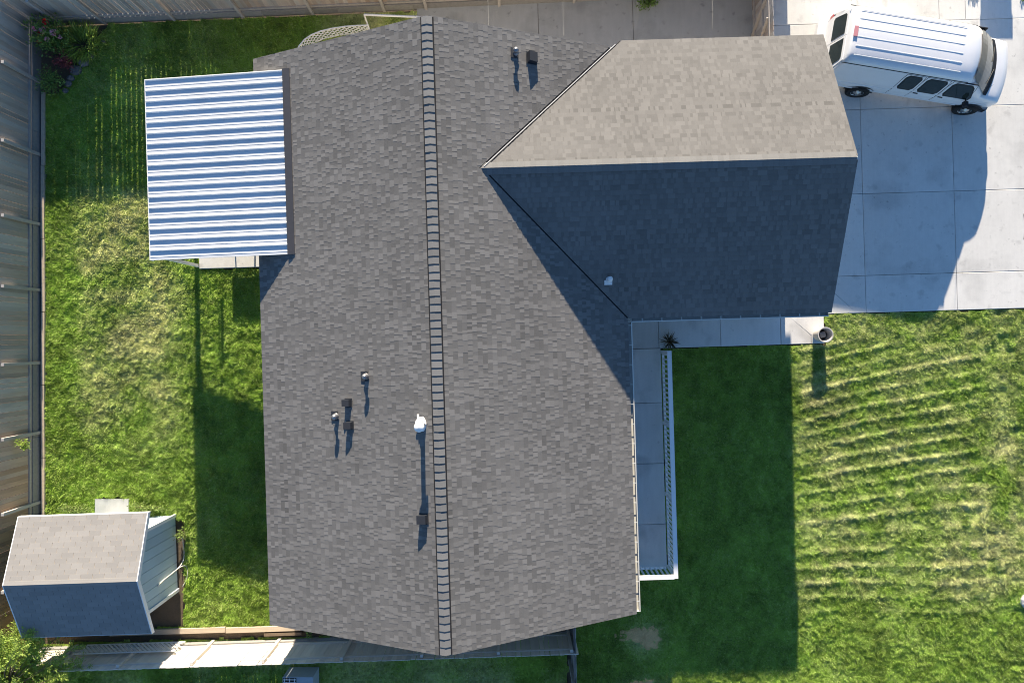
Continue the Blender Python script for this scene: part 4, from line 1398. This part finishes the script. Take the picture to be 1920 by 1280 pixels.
shrub('small_shrub', (-14.6, 8.2, 0), .42, .55, .6, 900, .075, .5, 'leaf', 'low green shrub at the south tip of the northwest bed', 204)
for n_, (x, y, r) in enumerate(((-13.35, 9.42, .10), (-13.55, 9.2, .14), (-13.78, 8.98, .20), (-14.02, 8.72, .21), (-14.2, 8.46, .12), (-14.28, 8.28, .13), (-14.36, 8.05, .10), (-13.18, 9.62, .09))):
    m = MB(); rg = np.random.default_rng(300 + n_)
    N1, N2 = 10, 6; vs_ = []
    for i in range(N2):
        ph_ = math.pi * (i + .5) / N2
        for j in range(N1):
            a = 2 * math.pi * j / N1; rr = r * (1 + rg.normal(0, .09))
            vs_.append((x + rr * math.sin(ph_) * math.cos(a), y + rr * .85 * math.sin(ph_) * math.sin(a), .04 + rr * .62 * math.cos(ph_)))
    m.raw(vs_, [(i * N1 + j, (i + 1) * N1 + j, (i + 1) * N1 + (j + 1) % N1, i * N1 + (j + 1) % N1) for i in range(N2 - 1) for j in range(N1)] + [tuple(range(N1))], 0, rg.uniform(-.8, .8))
    lb = ['second small stone from the north fence along the bed edge', 'grey stone beside the lilies on the bed edge', 'square grey stone in the middle of the flower bed edge', 'largest pale grey stone on the flower bed edge', 'round grey stone below the largest one', 'grey stone next to the low shrub', 'last small stone at the south tip of the bed', 'first small stone at the north fence end of the bed'][n_]
    tag(m.build('edging_stone', 'stone'), lb, 'stone', 'stones edging the northwest flower bed')

shrub('garden_plant', (-13.95, -5.35, 0), .5, .26, .32, 650, .07, .5, 'leaf_pale', 'pale green plant on the lawn left of the shed step', 211, cat='plant')
shrub('garden_plant', (-11.6, -5.35, 0), .62, .28, .36, 800, .07, .5, 'leaf_pale', 'pale flowering plant on the lawn right of the shed step', 212, cat='plant')
shrub('garden_plant', (-10.55, -6.15, 0), .22, .24, .32, 260, .085, .4, 'leaf_pale', 'small silvery plant at the north end of the shed east wall', 213, cat='plant')
shrub('vine', (-14.95, -3.15, 1.0), .28, .22, .25, 260, .06, .6, 'leaf_bright', 'green vine climbing through the west fence', 214, cat='vine')
shrub('side_yard_plant', (4.35, 10.82, 0), .42, .26, .45, 500, .09, .5, 'leaf', 'green shrub at the edge of the side yard pavement', 215)
shrub('weed_tuft', (-6.45, -9.3, .1), .14, .14, .3, 110, .07, .4, 'leaf', 'weed tuft growing where the south fence meets the house shade', 216, cat='plant')
shrub('dry_groundcover', (14.85, 11.12, 0), .2, .16, .09, 160, .06, .4, 'leaf_pale', 'dry yellow groundcover on the driveway edge left of the shadow', 217, cat='plant')
shrub('dry_groundcover', (16.5, 11.1, 0), .35, .2, .10, 260, .06, .4, 'leaf_pale', 'dry yellow groundcover on the driveway edge in the northeast corner', 218, cat='plant')

# spiky plant at the head of the railing
yc = thing('spiky_plant', hw(5.03, -.16, .05), 'dark spiky plant with sword leaves at the head of the porch railing', 'plant')
rg = np.random.default_rng(220); n = 90
a = rg.uniform(0, 6.28, n); el = rg.uniform(.1, 1.35, n)
C = np.tile(np.array(hw(5.03, -.16, .12)), (n, 1)); D = np.stack([np.cos(a) * np.cos(el), np.sin(a) * np.cos(el), np.sin(el)], -1)
leaf_obj('leaf_rosette', leaf_quads(C, D, rg.uniform(.3, .48, n), np.full(n, .032), rg), 'leaf_dark', yc, rg)
m = MB(); m.lathe([(.05, 0), (.05, .15), (0, .18)], hw(5.03, -.16, 0), n=10); m.build('stem', 'bark', yc)

# feathery tree in the southwest corner
tr_ = thing('feathery_tree', (-15.5, -10.9, 0), 'bright green feathery tree leaning over the fence in the southwest corner', 'tree')
rg = np.random.default_rng(230); m = MB()
base = np.array([-15.5, -10.9, 0.]); fork = np.array([-15.35, -10.6, 1.3])
m.tube([base, (base + fork) / 2 + [.05, 0, 0], fork], [.11, .09, .075], 9)
LC, LD = [], []
for k in range(80):
    a = rg.uniform(-.3, 1.7); r = rg.uniform(.7, 3.2)
    tip = np.array([-15.6 + math.cos(a) * r * 1.05, -10.75 + math.sin(a) * r * .92, rg.uniform(1.4, 2.5)])
    mid = fork * .45 + tip * .55 + np.array([0, 0, .3])
    m.tube([fork, mid, tip], [.028, .016, .005], 5)
    for t in np.linspace(.45, 1.0, 9):
        p = (1 - t) ** 2 * fork + 2 * t * (1 - t) * mid + t * t * tip
        ax = tip - mid; ax /= np.linalg.norm(ax)
        for q in range(3):
            sa = rg.uniform(-1.2, 1.2); dr_ = np.array([ax[0] * math.cos(sa) - ax[1] * math.sin(sa), ax[0] * math.sin(sa) + ax[1] * math.cos(sa), rg.uniform(-.1, .45)])
            s0_ = p + rg.normal(0, .05, 3); ln = rg.uniform(.14, .30)
            for e in np.linspace(0, 1, 6):
                for sg in (-1, 1):
                    LC.append(s0_ + dr_ * ln * e); LD.append(dr_ * .8 + np.array([-dr_[1] * sg, dr_[0] * sg, rg.uniform(-.1, .4)]))
m.build('trunk', 'bark', tr_, smooth=True)
LC, LD = np.array(LC), np.array(LD)
leaf_obj('crown', leaf_quads(LC, LD, rg.uniform(.06, .11, len(LC)), rg.uniform(.02, .036, len(LC)), rg), 'leaf_bright', tr_, rg)

# ------------------------------------------------------------------ odds and ends
ac = thing('air_conditioner', (-6.75, -10.95, 0), 'grey blue air conditioner cabinet in the shaded neighbour yard at the bottom edge', 'air conditioner')
m = MB(); m.box(-7.15, -6.2, -11.3, -10.45, .05, .72); bx = m.build('cabinet', 'ac_metal', ac)
m = MB(); m.box(-7.13, -6.72, -11.28, -10.48, .721, .73); m.build('grille_plate', 'black_plastic', bx)
for k in range(9):
    m = MB(); m.obox((-6.925, -10.52 - k * .09, .745), (.2, 0, 0), (0, .012, .006), (0, 0, .006)); m.build('louvre', 'white_paint', bx)
for k in range(3):
    m = MB(); m.obox((-7.08 + k * .155, -10.88, .752), (.009, 0, 0), (0, .4, 0), (0, 0, .006)); m.build('grille_bar', 'white_paint', bx)

for (x, y, r, lb) in ((16.62, -8.35, .28, 'larger pale rock at the east edge of the front lawn'), (16.62, -9.15, .16, 'smaller pale rock at the east edge of the front lawn')):
    m = MB(); rg = np.random.default_rng(int(r * 1000)); vs_ = []
    for i in range(6):
        ph_ = math.pi * (i + .5) / 6
        for j in range(11):
            a = 2 * math.pi * j / 11; rr = r * (1 + rg.normal(0, .08)); vs_.append((x + rr * math.sin(ph_) * math.cos(a), y + rr * math.sin(ph_) * math.sin(a), .05 + rr * .5 * math.cos(ph_)))
    m.raw(vs_, [(i * 11 + j, (i + 1) * 11 + j, (i + 1) * 11 + (j + 1) % 11, i * 11 + (j + 1) % 11) for i in range(5) for j in range(11)] + [tuple(range(11))])
    tag(m.build('rock', 'stone_pale'), lb, 'rock', 'rocks at the lawn edge')

# utility cabinet on the verge north of the driveway (its shadow falls into view)
uc = thing('utility_cabinet', (15.55, 13.75, 0), 'square utility cabinet on the verge just north of the driveway', 'cabinet')
m = MB(); m.box(15.03, 16.02, 13.4, 14.0, 0, 1.02); m.build('housing', 'ac_metal', uc)
m = MB(); m.box(15.0, 16.05, 13.37, 14.03, 1.02, 1.06); m.build('lid', 'ac_metal', uc)
